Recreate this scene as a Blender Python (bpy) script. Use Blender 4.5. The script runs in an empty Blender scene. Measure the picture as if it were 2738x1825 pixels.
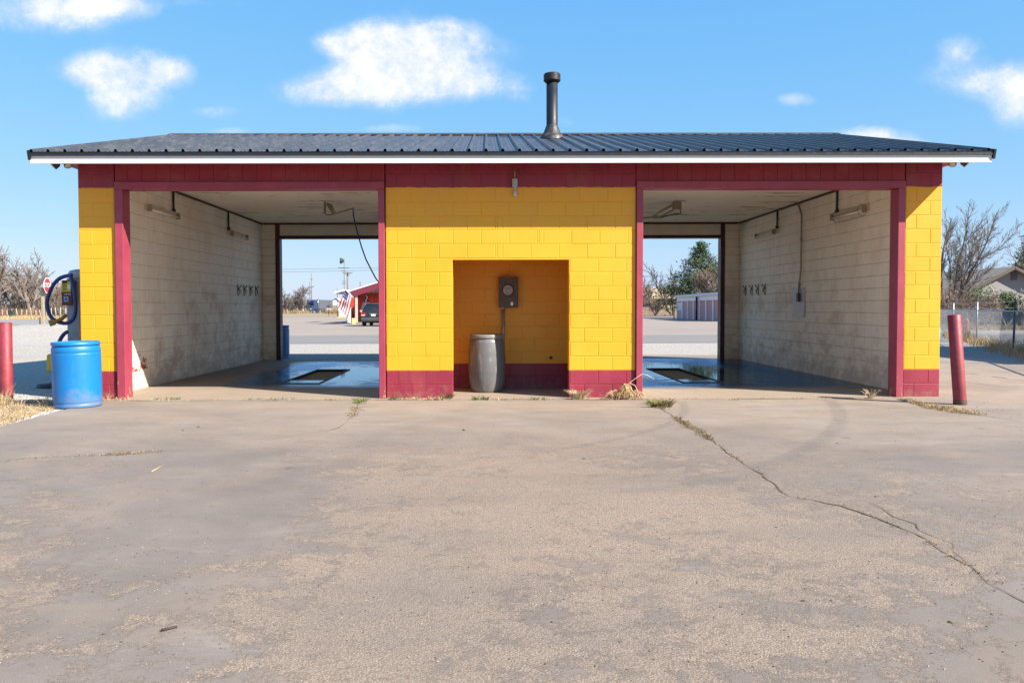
# Two-bay yellow and maroon self-service wash building, built as a place.
import bpy, bmesh, math, random
from math import sin, cos, pi, radians, sqrt, atan2
from mathutils import Vector, Matrix, Euler, noise as mnoise

R = random.Random(7)
scene = bpy.context.scene
COL = scene.collection

# ------------------------------------------------------------------ camera
W, H = 2738.0, 1825.0
F, CZ, PITCH, YAW, ROLL, SX, SY = 2160.0, 1.3092, .0322, .0048, .0022, 55.87, -18.99
CAM = Vector((0, -11.7, CZ))
_r = Vector((cos(YAW), -sin(YAW), 0)); _f = Vector((sin(YAW), cos(YAW), 0)); _u = Vector((0, 0, 1))
_f2 = _f * cos(PITCH) - _u * sin(PITCH); _u2 = _u * cos(PITCH) + _f * sin(PITCH)
_r3 = _r * cos(ROLL) - _u2 * sin(ROLL); _u3 = _u2 * cos(ROLL) + _r * sin(ROLL)
cd = bpy.data.cameras.new('camera'); cam = bpy.data.objects.new('camera', cd); COL.objects.link(cam)
cd.sensor_width = 36.0; cd.sensor_fit = 'HORIZONTAL'; cd.lens = 36.0 * F / W
cd.shift_x = SX / W; cd.shift_y = SY / W; cd.clip_start = .05; cd.clip_end = 6000
m3 = Matrix((_r3, _u3, -_f2)).transposed()
cam.matrix_world = Matrix.Translation(CAM) @ m3.to_4x4()
scene.camera = cam

def ray(px, py):
    return _f2 + _r3 * ((px - W / 2 + SX) / F) + _u3 * ((H / 2 - py + SY) / F)
def at(px, py, Y):
    d = ray(px, py); return CAM + d * ((Y - CAM.y) / d.y)
def atx(px, py, X):
    d = ray(px, py); return CAM + d * ((X - CAM.x) / d.x)
def gr(px, py, z=0.0):
    d = ray(px, py); return CAM + d * ((z - CZ) / d.z)
def dep(Z):                      # world Y of a thing Z metres in front of the camera
    return Z + CAM.y

# ------------------------------------------------------------------ node helpers
class NT:
    def __init__(s, tree):
        s.t = tree; s.N = tree.nodes; s.L = tree.links
    def n(s, typ, **kw):
        x = s.N.new(typ)
        for k, v in kw.items(): setattr(x, k, v)
        return x
    def set(s, sock, v):
        if hasattr(v, 'is_output') or isinstance(v, bpy.types.NodeSocket): s.L.new(v, sock)
        else:
            if sock.type == 'RGBA' and hasattr(v, '__len__') and len(v) == 3: v = (*v, 1)
            sock.default_value = v
    def math(s, op, a, b=0.0, c=0.0, clamp=False):
        x = s.n('ShaderNodeMath', operation=op, use_clamp=clamp)
        s.set(x.inputs[0], a); s.set(x.inputs[1], b); s.set(x.inputs[2], c); return x.outputs[0]
    def add(s, a, b): return s.math('ADD', a, b)
    def sub(s, a, b): return s.math('SUBTRACT', a, b)
    def mul(s, a, b): return s.math('MULTIPLY', a, b)
    def mx(s, a, b): return s.math('MAXIMUM', a, b)
    def mn(s, a, b): return s.math('MINIMUM', a, b)
    def vm(s, op, a, b=(0, 0, 0)):
        x = s.n('ShaderNodeVectorMath', operation=op); s.set(x.inputs[0], a); s.set(x.inputs[1], b)
        return x.outputs['Value'] if op in ('LENGTH', 'DISTANCE', 'DOT_PRODUCT') else x.outputs[0]
    def pos(s): return s.n('ShaderNodeNewGeometry').outputs['Position']
    def obj(s): return s.n('ShaderNodeTexCoord').outputs['Object']
    def sep(s, v):
        x = s.n('ShaderNodeSeparateXYZ'); s.set(x.inputs[0], v); return x.outputs
    def comb(s, a, b, c):
        x = s.n('ShaderNodeCombineXYZ')
        for i, v in enumerate((a, b, c)): s.set(x.inputs[i], v)
        return x.outputs[0]
    def noise(s, v, scale, detail=4, rough=.55, dist=0.0, col=False):
        x = s.n('ShaderNodeTexNoise'); s.set(x.inputs['Vector'], v); x.inputs['Scale'].default_value = scale
        x.inputs['Detail'].default_value = detail; x.inputs['Roughness'].default_value = rough; x.inputs['Distortion'].default_value = dist
        return x.outputs['Color'] if col else x.outputs['Fac']
    def vor(s, v, scale, feature='F1', rnd=1.0):
        x = s.n('ShaderNodeTexVoronoi', feature=feature); s.set(x.inputs['Vector'], v); x.inputs['Scale'].default_value = scale
        x.inputs['Randomness'].default_value = rnd; return x.outputs
    def mr(s, v, a, b, c=0.0, d=1.0, smooth=False):
        x = s.n('ShaderNodeMapRange'); x.clamp = True
        if smooth: x.interpolation_type = 'SMOOTHSTEP'
        s.set(x.inputs[0], v); s.set(x.inputs[1], a); s.set(x.inputs[2], b); s.set(x.inputs[3], c); s.set(x.inputs[4], d)
        return x.outputs[0]
    def mix(s, f, a, b, mode='MIX'):
        x = s.n('ShaderNodeMix', data_type='RGBA', blend_type=mode); x.clamp_factor = True
        s.set(x.inputs[0], f); s.set(x.inputs[6], a); s.set(x.inputs[7], b); return x.outputs[2]
    def bump(s, h, strength=.3, dist=.01):
        x = s.n('ShaderNodeBump'); x.inputs['Strength'].default_value = strength; x.inputs['Distance'].default_value = dist
        s.set(x.inputs['Height'], h); return x.outputs[0]

def material(name):
    m = bpy.data.materials.new(name); m.use_nodes = True
    t = NT(m.node_tree); b = m.node_tree.nodes['Principled BSDF']
    return m, t, b
def out(t, b, col=None, rough=None, normal=None, metal=None, spec=None):
    for k, v in (('Base Color', col), ('Roughness', rough), ('Normal', normal), ('Metallic', metal), ('Specular IOR Level', spec)):
        if v is not None: t.set(b.inputs[k], v)

def simple(name, col, rough=.6, metal=0.0, var=.12, scale=6.0, bumpS=0.0, bscale=60, dirt=None, dirt_amt=.5, coords='obj', spec=.5):
    """a surface with a soft uneven tone, optional grime blotches and grain"""
    m, t, b = material(name)
    p = t.obj() if coords == 'obj' else t.pos()
    n1 = t.noise(p, scale, 5, .6)
    c = t.mix(t.mr(n1, .3, .7), tuple(x * (1 - var) for x in col), tuple(min(1, x * (1 + var)) for x in col))
    if dirt is not None:
        n2 = t.noise(p, scale * 1.7, 8, .68)
        c = t.mix(t.mul(t.mr(n2, .52, .68), dirt_amt), c, dirt)
    rr = t.mr(t.noise(p, scale * 2.3, 4), .3, .7, max(.03, rough - .08), min(1, rough + .08))
    nm = t.bump(t.noise(p, bscale, 4), bumpS, .004) if bumpS else None
    out(t, b, c, rr, nm, metal, spec)
    return m

# ------------------------------------------------------------------ mesh helpers
class MB:
    def __init__(s): s.v = []; s.f = []; s.m = []; s.s = []
    def add(s, vs, fs, mat=0, smooth=False):
        o = len(s.v); s.v += [Vector(x) for x in vs]
        for q in fs: s.f.append([o + i for i in q]); s.m.append(mat); s.s.append(smooth)
        return s
    def quad(s, a, b, c, d, mat=0): return s.add([a, b, c, d], [(0, 1, 2, 3)], mat)
    def box(s, x0, x1, y0, y1, z0, z1, mat=0):
        v = [(x, y, z) for z in (z0, z1) for y in (y0, y1) for x in (x0, x1)]
        return s.add(v, [(0, 2, 3, 1), (4, 5, 7, 6), (0, 1, 5, 4), (2, 6, 7, 3), (0, 4, 6, 2), (1, 3, 7, 5)], mat)
    def obox(s, c, ax, half, mat=0):
        c = Vector(c); a = [Vector(q).normalized() * h for q, h in zip(ax, half)]
        v = [c + a[0] * i + a[1] * j + a[2] * k for k in (-1, 1) for j in (-1, 1) for i in (-1, 1)]
        return s.add(v, [(0, 2, 3, 1), (4, 5, 7, 6), (0, 1, 5, 4), (2, 6, 7, 3), (0, 4, 6, 2), (1, 3, 7, 5)], mat)
    def beam(s, a, b, w, h, mat=0, up=(0, 0, 1)):
        a = Vector(a); b = Vector(b); d = (b - a); L = d.length; d.normalize()
        side = d.cross(Vector(up))
        if side.length < 1e-4: side = d.cross(Vector((1, 0, 0)))
        side.normalize(); u = side.cross(d)
        return s.obox((a + b) / 2, (d, side, u), (L / 2, w / 2, h / 2), mat)
    def tube(s, pts, rad, n=8, mat=0, cap=True, smooth=True):
        pts = [Vector(p) for p in pts]; k = len(pts)
        if not hasattr(rad, '__len__'): rad = [rad] * k
        prev = None; base = len(s.v)
        for i, p in enumerate(pts):
            d = (pts[min(i + 1, k - 1)] - pts[max(i - 1, 0)])
            if d.length < 1e-9: d = Vector((0, 0, 1))
            d.normalize()
            if prev is None:
                a = d.cross(Vector((0, 0, 1)))
                if a.length < .1: a = d.cross(Vector((1, 0, 0)))
            else: a = prev - d * prev.dot(d)
            if a.length < 1e-6: a = d.orthogonal()
            a.normalize(); prev = a; b = d.cross(a)
            for j in range(n):
                t = 2 * pi * j / n; s.v.append(p + (a * cos(t) + b * sin(t)) * rad[i])
        for i in range(k - 1):
            for j in range(n):
                q = base + i * n + j; w = base + i * n + (j + 1) % n
                s.f.append([q, w, w + n, q + n]); s.m.append(mat); s.s.append(smooth)
        if cap and n > 2:
            s.f.append([base + j for j in range(n)][::-1]); s.m.append(mat); s.s.append(False)
            s.f.append([base + (k - 1) * n + j for j in range(n)]); s.m.append(mat); s.s.append(False)
        return s
    def lathe(s, prof, n=32, M=None, mat=0, smooth=True):
        M = M or Matrix.Identity(4); base = len(s.v); k = len(prof)
        for r, z in prof:
            for j in range(n):
                t = 2 * pi * j / n; s.v.append(M @ Vector((r * cos(t), r * sin(t), z)))
        for i in range(k - 1):
            for j in range(n):
                q = base + i * n + j; w = base + i * n + (j + 1) % n
                s.f.append([q, w, w + n, q + n]); s.m.append(mat); s.s.append(smooth)
        return s
    def prism(s, poly, fn, d0, d1, mat=0):
        """poly in 2-D, fn(u, v, d) -> 3-D"""
        k = len(poly); v = [fn(u, w, d0) for u, w in poly] + [fn(u, w, d1) for u, w in poly]
        f = [tuple(range(k))[::-1], tuple(range(k, 2 * k))] + [(i, (i + 1) % k, k + (i + 1) % k, k + i) for i in range(k)]
        return s.add(v, f, mat)
    def ball(s, c, r, n=10, k=6, mat=0):
        r = r if hasattr(r, '__len__') else (r, r, r)
        prof = [(sin(pi * i / k), -cos(pi * i / k)) for i in range(k + 1)]
        M = Matrix.Translation(Vector(c)) @ Matrix.Diagonal((*r, 1))
        return s.lathe([(max(a, 1e-4), b) for a, b in prof], n, M, mat)
    def build(s, name, mats, parent=None, world=True, bevel=0.0, xf=None):
        me = bpy.data.meshes.new(name)
        vs = s.v
        if xf is not None: vs = [xf @ v for v in vs]
        if world and parent is not None:
            inv = rootm(parent).inverted(); vs = [inv @ v for v in vs]
        me.from_pydata([tuple(v) for v in vs], [], s.f)
        for m in (mats if isinstance(mats, (list, tuple)) else [mats]): me.materials.append(m)
        me.polygons.foreach_set('material_index', s.m); me.polygons.foreach_set('use_smooth', s.s)
        me.update()
        o = bpy.data.objects.new(name, me); COL.objects.link(o)
        if parent is not None: o.parent = parent
        if bevel:
            b = o.modifiers.new('edge', 'BEVEL'); b.width = bevel; b.segments = 2; b.limit_method = 'ANGLE'; b.angle_limit = radians(40)
        return o
def rootm(o):
    while o.parent is not None: o = o.parent
    return Matrix.LocRotScale(o.location, o.rotation_euler, None)
def tag(o, label, cat, group=None, kind=None):
    if label: o['label'] = label
    if cat: o['category'] = cat
    if group: o['group'] = group
    if kind: o['kind'] = kind
    return o
def thing(name, label, cat, loc=(0, 0, 0), rot=(0, 0, 0), group=None):
    o = bpy.data.objects.new(name, None); COL.objects.link(o); o.empty_display_size = .2
    o.location = loc; o.rotation_euler = rot
    return tag(o, label, cat, group)
def struct(name, mb, mats):
    o = mb.build(name, mats); o['kind'] = 'structure'; return o
def copy_tree(o, parent=None, loc=None, rot=None, label=None):
    c = o.copy(); COL.objects.link(c)
    if parent is not None: c.parent = parent
    if loc is not None: c.location = loc
    if rot is not None: c.rotation_euler = rot
    if label: c['label'] = label
    for ch in list(o.children): copy_tree(ch, c)
    return c
def text_part(name, body, size, mat, parent, M, depth=.002, align='CENTER'):
    cu = bpy.data.curves.new(name, 'FONT'); cu.body = body; cu.size = size; cu.align_x = align; cu.align_y = 'CENTER'; cu.extrude = depth
    cu.materials.append(mat)
    tmp = bpy.data.objects.new(name + '_curve', cu); COL.objects.link(tmp); bpy.context.view_layer.update()
    me = bpy.data.meshes.new_from_object(tmp); bpy.data.objects.remove(tmp)
    if not me.materials: me.materials.append(mat)
    me.transform(M); o = bpy.data.objects.new(name, me); COL.objects.link(o); o.parent = parent
    return o

# ------------------------------------------------------------------ materials
YEL = (.74, .335, .012); MAR = (.235, .018, .040)
def m_paint(name, lo=True, hi=True, yel=YEL):
    """thick wall paint: yellow field, maroon base course and maroon band above with a hand-cut edge"""
    m, t, b = material(name); p = t.pos(); x, y, z = t.sep(p)[0:3]
    n = t.noise(t.comb(t.mul(x, 3.0), t.mul(y, 3.0), 0.0), 1.6, 5, .7)
    wob = t.mul(t.sub(n, .5), .05)
    tone = t.noise(p, 1.3, 5, .6); fine = t.noise(p, 55, 3, .6)
    ye = t.mix(t.mr(tone, .3, .72), tuple(c * .94 for c in yel), tuple(min(1, c * 1.04) for c in yel))
    ma = t.mix(t.mr(tone, .3, .72), tuple(c * .85 for c in MAR), tuple(c * 1.18 for c in MAR))
    k = None
    if lo: k = t.math('LESS_THAN', t.add(z, t.mul(wob, .22)), .4085)
    if hi:
        k2 = t.math('GREATER_THAN', t.add(z, wob), 3.05); k = k2 if k is None else t.mx(k, k2)
    c = t.mix(k, ye, ma) if k is not None else ye
    fade = t.noise(t.vm('MULTIPLY', p, (2.2, 2.2, .5)), 1.1, 7, .68)
    c = t.mix(t.mul(t.mr(fade, .5, .68), .05), c, (.80, .52, .16))
    # splashes of soil and rubbed patches just over the slab, scuffs higher up
    sp = t.noise(p, 9, 8, .7)
    c = t.mix(t.mul(t.mr(t.sub(sp, t.mul(z, .8)), .40, .60), .55), c, (.22, .15, .11))
    sc = t.noise(t.vm('MULTIPLY', p, (1, 1, .35)), 7, 9, .75)
    c = t.mix(t.mul(t.mr(sc, .66, .74), .35), c, (.42, .27, .09))
    h = t.add(t.mul(fine, .6), t.mul(t.noise(p, 140, 2), .4))
    out(t, b, c, t.mr(tone, .3, .7, .42, .6), t.bump(h, .35, .006))
    return m
M_PAINT = m_paint('painted_block')
def m_cream(name, base=(.93, .85, .72), chips=True):
    m, t, b = material(name); p = t.pos(); x, y, z = t.sep(p)[0:3]
    tone = t.noise(p, .7, 6, .62); blot = t.noise(t.vm('MULTIPLY', p, (1, 1, .6)), 1.9, 8, .7)
    c = t.mix(t.mr(tone, .3, .7), tuple(k * .92 for k in base), base)
    c = t.mix(t.mul(t.mr(blot, .46, .66), .6), c, (.74, .60, .46))                       # tea coloured film
    lowb = t.noise(t.vm('MULTIPLY', p, (1, 1, 1.4)), 3.1, 9, .72)
    c = t.mix(t.mul(t.mr(t.sub(lowb, t.mul(z, .30)), .30, .52), .62), c, (.36, .29, .23))    # road-spray film
    if chips:
        rb_ = t.noise(t.vm('ADD', t.vm('MULTIPLY', p, (1, .8, 1.1)), (3, 0, 6)), 1.5, 8, .68)
        rz = t.mul(t.mr(z, 2.1, 1.5), t.mr(y, 1.5, 2.6))
        c = t.mix(t.mul(t.mul(t.mr(rb_, .50, .62), rz), .5), c, (.50, .30, .19))                 # rusty rub marks at car height
    run = t.noise(t.vm('MULTIPLY', p, (5, 5, .25)), 1.6, 6, .7)
    c = t.mix(t.mul(t.mr(run, .58, .72), .25), c, (.52, .41, .31))
    if chips:
        ch = t.noise(p, 5.0, 9, .72)
        reg = t.mul(t.mul(t.mr(y, 1.0, 2.6, 1, 0), t.math('LESS_THAN', x, 0.0)), t.mul(t.mr(z, .25, .35), t.mr(z, .7, .55)))
        c = t.mix(t.mul(t.mr(ch, .54, .57), t.math('GREATER_THAN', reg, .4)), c, (.36, .05, .04))
    sp = t.noise(p, 16, 5, .7); c = t.mix(t.mul(t.mr(sp, .72, .76), .7), c, (.16, .11, .08))
    out(t, b, c, .55, t.bump(t.noise(p, 60, 4), .3, .005)); return m
M_MORTAR = simple('grimy_joint', (.60, .49, .37), .85, var=.35, scale=3, coords='pos'); M_CREAM = m_cream('cream_block'); M_CREAM2 = m_cream('cream_board', (.84, .75, .62), False)

def m_trim():
    m, t, b = material('maroon_trim'); p = t.pos(); x, y, z = t.sep(p)[0:3]
    tone = t.noise(p, 2.2, 6, .65)
    c = t.mix(t.mr(tone, .3, .7), (.245, .028, .052), (.325, .048, .082))
    wear = t.noise(t.vm('MULTIPLY', p, (1, 1, .45)), 14, 8, .75)
    lowb = t.mr(z, .02, .40, .16, 0)
    c = t.mix(t.mr(t.add(wear, lowb), .66, .70), c, (.30, .21, .15))
    c = t.mix(t.mr(t.noise(p, 30, 3), .74, .77), c, (.62, .50, .44))
    grain = t.noise(t.vm('MULTIPLY', p, (60, 60, 3)), 1, 4)
    out(t, b, c, .5, t.bump(grain, .2, .003)); return m
M_TRIM = m_trim()
M_MAROON = simple('maroon_siding', (.26, .020, .034), .55, var=.12, scale=1.4, bumpS=.2, bscale=70, dirt=(.36, .12, .12), dirt_amt=.25, coords='pos')
M_DARKTRIM = simple('dark_maroon_trim', (.055, .012, .018), .5, var=.25, coords='pos')
M_CEIL = None
def m_ceiling():
    m, t, b = material('ceiling_metal'); p = t.pos(); q = t.vm('MULTIPLY', p, (.35, 2.5, 1))
    c = t.mix(t.mr(t.noise(p, .8, 5), .3, .7), (.83, .77, .67), (.90, .85, .76))
    c = t.mix(t.mul(t.mr(t.noise(q, 2.2, 8, .72), .56, .66), .75), c, (.24, .13, .08))
    out(t, b, c, .45, None); return m
M_CEIL = m_ceiling()
def m_roof():
    m, t, b = material('roof_metal'); p = t.pos()
    tone = t.noise(t.vm('MULTIPLY', p, (3, .5, .5)), 2.0, 6, .6)
    c = t.mix(t.mr(tone, .3, .7), (.036, .038, .046), (.060, .060, .066))
    dust = t.noise(p, 3.0, 8, .7)
    c = t.mix(t.mul(t.mr(dust, .45, .7), .5), c, (.15, .145, .14))
    out(t, b, c, t.mr(dust, .3, .7, .36, .5), t.bump(t.noise(p, 4, 3), .06, .01), 0.0, .4); return m
M_ROOF = m_roof()
M_BLACK = simple('black_trim', (.012, .013, .018), .45, coords='pos')
M_WHITE = simple('white_fascia', (.66, .66, .67), .5, var=.04, dirt=(.5, .47, .43), dirt_amt=.25, coords='pos')
M_GALV = simple('galvanised', (.36, .38, .40), .45, .65, var=.18, scale=14)
M_GREYM = simple('grey_metal', (.30, .30, .32), .5, .3, var=.15, dirt=(.16, .11, .08))
M_RUST = simple('rusty_iron', (.085, .05, .032), .8, .1, var=.35, scale=25, dirt=(.16, .07, .03), bumpS=.4)
M_BOXBR = simple('weathered_bronze_box', (.085, .068, .054), .55, .3, var=.25, scale=9, dirt=(.16, .12, .09))
M_BEIGEMET = simple('beige_painted_metal', (.30, .25, .17), .5, .1, var=.15, dirt=(.12, .08, .05), dirt_amt=.7)
M_LAMPW = simple('yellowed_lamp_white', (.56, .49, .37), .4, var=.08, dirt=(.4, .3, .2), dirt_amt=.4)
M_TUBE = simple('frosted_tube', (.88, .87, .83), .25, var=.03)
M_BLKPL = simple('black_plastic', (.014, .014, .016), .45)
M_GLASS = simple('lens_glass', (.25, .27, .30), .12, .0, spec=.8)
M_HOSEB = simple('blue_hose', (.012, .035, .16), .45, var=.2, scale=20, bumpS=.3)
M_HOSEK = simple('black_hose', (.012, .013, .017), .45)
M_BLUEPL = None
def m_barrel(name, col, film, amt):
    m, t, b = material(name); p = t.obj(); z = t.sep(p)[2]
    c = t.mix(t.mr(t.noise(p, 2.5, 5), .3, .7), tuple(k * .9 for k in col), tuple(min(1, k * 1.08) for k in col))
    scr = t.noise(t.vm('MULTIPLY', p, (14, 14, 2.2)), 1.4, 9, .78)
    c = t.mix(t.mul(t.mr(scr, .55, .66), amt), c, film)
    mud = t.noise(p, 4, 8, .7); c = t.mix(t.mul(t.mr(t.sub(mud, t.mul(z, .9)), .30, .52), .45), c, (.20, .17, .15))
    dot = t.noise(p, 60, 4, .7); c = t.mix(t.mul(t.mr(dot, .66, .72), .5 * amt + .1), c, film)
    out(t, b, c, t.mr(mud, .3, .7, .32, .55), t.bump(scr, .12, .004)); return m
M_BLUEPL = m_barrel('blue_barrel_plastic', (.004, .155, .43), (.08, .28, .50), .2)
M_GREYPL = m_barrel('grey_barrel_plastic', (.115, .118, .124), (.33, .33, .34), .6)
M_BOLL = simple('bollard_paint', (.22, .022, .038), .55, var=.25, scale=6, dirt=(.26, .06, .025), dirt_amt=.75, bumpS=.2)
M_CONC = None
M_WOODP = simple('weathered_post_wood', (.30, .25, .17), .8, var=.25, scale=8, bumpS=.4)
M_RED = simple('stop_sign_red', (.60, .012, .02), .4, var=.05)
M_WHT = simple('sign_white', (.82, .82, .82), .45, var=.04)
M_YELB = simple('yellow_plastic', (.62, .42, .02), .5, var=.12, dirt=(.25, .16, .05))
M_ORNB = simple('ochre_nozzle', (.32, .16, .025), .55, var=.2)
M_VACG = simple('vacuum_grey_enamel', (.33, .33, .37), .45, .1, var=.08, dirt=(.2, .18, .16))
M_VACR = simple('vacuum_maroon_panel', (.10, .012, .014), .4)
M_SCRB = simple('blue_screen_plate', (.03, .12, .33), .3)
M_DRY = simple('dry_grass', (.34, .24, .11), .9, var=.35, scale=30)
M_DRY2 = simple('straw_grass', (.40, .30, .17), .9, var=.3, scale=30)
M_GREEN = simple('weed_green', (.10, .135, .032), .7, var=.4, scale=40)
M_BARK = simple('grey_bark', (.17, .135, .115), .95, var=.3, scale=5)
M_BARKD = simple('dark_bark', (.085, .068, .060), .95, var=.3, scale=5)
M_TWIG = simple('twig_grey', (.17, .148, .135), .95, var=.35, scale=1.5)
M_TWIGR = simple('twig_brown', (.19, .135, .105), .95, var=.35, scale=1.5)
M_LIGHTBARK = simple('pale_bark', (.42, .37, .31), .9, var=.25, scale=6)
def m_needle(name, a, b2, c3):
    m, t, b = material(name); p = t.obj()
    c = t.mix(t.mr(t.noise(p, .9, 4), .35, .65), a, b2); c = t.mix(t.mr(t.noise(p, 5, 3), .55, .75), c, c3)
    out(t, b, c, .75); return m
M_NEEDLE = m_needle('evergreen_needles', (.030, .060, .020), (.065, .095, .032), (.13, .12, .045))
M_SHRUB = m_needle('shrub_leaves', (.030, .065, .018), (.075, .11, .03), (.15, .16, .05))
# ------------------------------------------------------------------ sun, sky, exposure
SUN = Vector((1.57, -1.0, 1.36)).normalized()          # towards the sun
EXPO = 1.27
sl = bpy.data.lights.new('sun', 'SUN'); sl.energy = 5.0; sl.angle = radians(.53); sl.color = (1.0, .91, .78)
so = bpy.data.objects.new('sun', sl); COL.objects.link(so); so.rotation_euler = SUN.to_track_quat('Z', 'Y').to_euler()
so.location = (20, -15, 20)
SKYS = .074
world = bpy.data.worlds.new('World'); scene.world = world; world.use_nodes = True
def build_sky():
    t = NT(world.node_tree); bg = world.node_tree.nodes['Background']
    sky = t.n('ShaderNodeTexSky', sky_type='NISHITA'); sky.sun_disc = False
    sky.sun_elevation = math.asin(SUN.z); sky.sun_rotation = atan2(SUN.x, SUN.y)
    sky.air_density = 1.0; sky.dust_density = .35; sky.ozone_density = 2.2
    d = t.n('ShaderNodeTexCoord').outputs['Generated']
    x, y, z = t.sep(d)[0:3]
    ys = t.mx(y, .03)
    u = t.math('DIVIDE', x, ys); v = t.math('DIVIDE', z, ys)
    front = t.mr(y, .05, .2)
    q = t.comb(u, v, 0.0)
    n1 = t.noise(q, 9.0, 13, .64, .1); n2 = t.noise(q, 34.0, 10, .70)
    def uv(px, py):
        r = ray(px, py); return r.x / r.y, r.z / r.y
    total = None
    # each cloud: puffs as (px, py, rx, ry, weight) measured on the sky
    puffs = [(1105, 150, 225, 105, 1.25), (1010, 235, 235, 65, 1.0), (885, 120, 55, 35, .8), (1230, 225, 130, 62, .9), (860, 252, 120, 45, .75),
             (1392, 245, 60, 45, .55), (1000, 120, 95, 55, .9), (1190, 105, 100, 55, .9),
             (352, 196, 160, 70, 1.0), (345, 268, 115, 62, .85), (235, 190, 95, 46, .8), (462, 190, 62, 42, .7),
             (40, 30, 330, 70, .95), (300, 20, 130, 36, .62), (560, 8, 120, 22, .3),
             (2575, 135, 70, 48, .85), (2670, 215, 185, 62, .85), (2745, 285, 105, 75, .7), (2132, 267, 55, 20, .62),
             (2335, 362, 110, 26, 1.0), (2420, 385, 70, 18, .7), (575, 300, 70, 24, .4), (610, 352, 60, 14, .42), (1050, 345, 95, 16, .5), (1500, 330, 60, 20, .2)]
    for px, py, rx, ry, w in puffs:
        a, c = uv(px, py); ra = rx / F; rc = ry / F
        e = t.vm('LENGTH', t.comb(t.mul(t.sub(u, a), 1 / ra), t.mul(t.sub(v, c), 1 / rc), 0.0))
        k = t.mul(t.mul(t.mr(e, 1.45, .10, 0, 1, True), w), t.mr(t.mul(t.sub(v, c), 1 / rc), -1.2, .1, .45, 1))
        total = k if total is None else t.add(total, k)
    dens = t.add(t.mn(total, 1.05), t.add(t.mul(t.sub(n1, .5), 2.5), t.mul(t.sub(n2, .5), 1.3)))
    cl = t.mul(t.mr(dens, .10, 1.45, 0, 1, True), t.mr(total, .02, .35))
    veil = t.mul(t.mr(t.add(total, t.mul(t.sub(n1, .5), 2.2)), .02, .95, 0, .42, True), t.mr(total, .01, .25))
    cl = t.mul(t.mx(cl, veil), front)
    # scattered cumulus over the rest of the dome
    g = t.noise(t.vm('MULTIPLY', d, (1, 1, 2.2)), 2.6, 10, .6)
    rest = t.mul(t.mr(g, .62, .74, 0, .7, True), t.mul(t.mr(y, .2, .05), t.mr(z, .04, .16)))
    cl = t.mx(cl, rest)
    hs = t.n('ShaderNodeHueSaturation'); hs.inputs['Saturation'].default_value = SKYSAT; hs.inputs['Value'].default_value = SKYVAL
    t.L.new(sky.outputs[0], hs.inputs['Color'])
    rgb = t.n('ShaderNodeSeparateColor'); t.L.new(hs.outputs[0], rgb.inputs[0])      # soften the range of the sky towards the pale winter blue of the day
    cmb = t.n('ShaderNodeCombineColor')
    for i, (g_, k_) in enumerate(((.60, 1.24), (.36, 2.27), (.08, 4.85))): t.set(cmb.inputs[i], t.mul(t.math('POWER', t.mx(rgb.outputs[i], .001), g_), k_))
    lit = t.mr(t.add(t.mul(n1, .85), t.mul(n2, .15)), .34, .56)
    cc = t.mix(lit, CLOUD_A, CLOUD_B)
    c = t.mix(cl, cmb.outputs[0], cc)
    t.L.new(c, bg.inputs['Color']); bg.inputs['Strength'].default_value = SKYS
SKYSAT, SKYVAL = 1.25, 1.0
CLOUD_A = (4.6, 4.95, 5.55); CLOUD_B = (5.9, 5.9, 5.95)
build_sky()
vs = scene.view_settings; scene.display_settings.display_device = 'sRGB'
vs.view_transform = 'Standard'; vs.look = 'None'; vs.gamma = 1.0; vs.exposure = EXPO; vs.use_curve_mapping = False
try:
    scene.cycles.max_bounces = 8; scene.cycles.diffuse_bounces = 6; scene.cycles.glossy_bounces = 4; scene.cycles.use_denoising = True; scene.cycles.denoising_prefilter = 'NONE'; scene.cycles.denoising_input_passes = 'RGB_ALBEDO_NORMAL'
except Exception: pass

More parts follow.
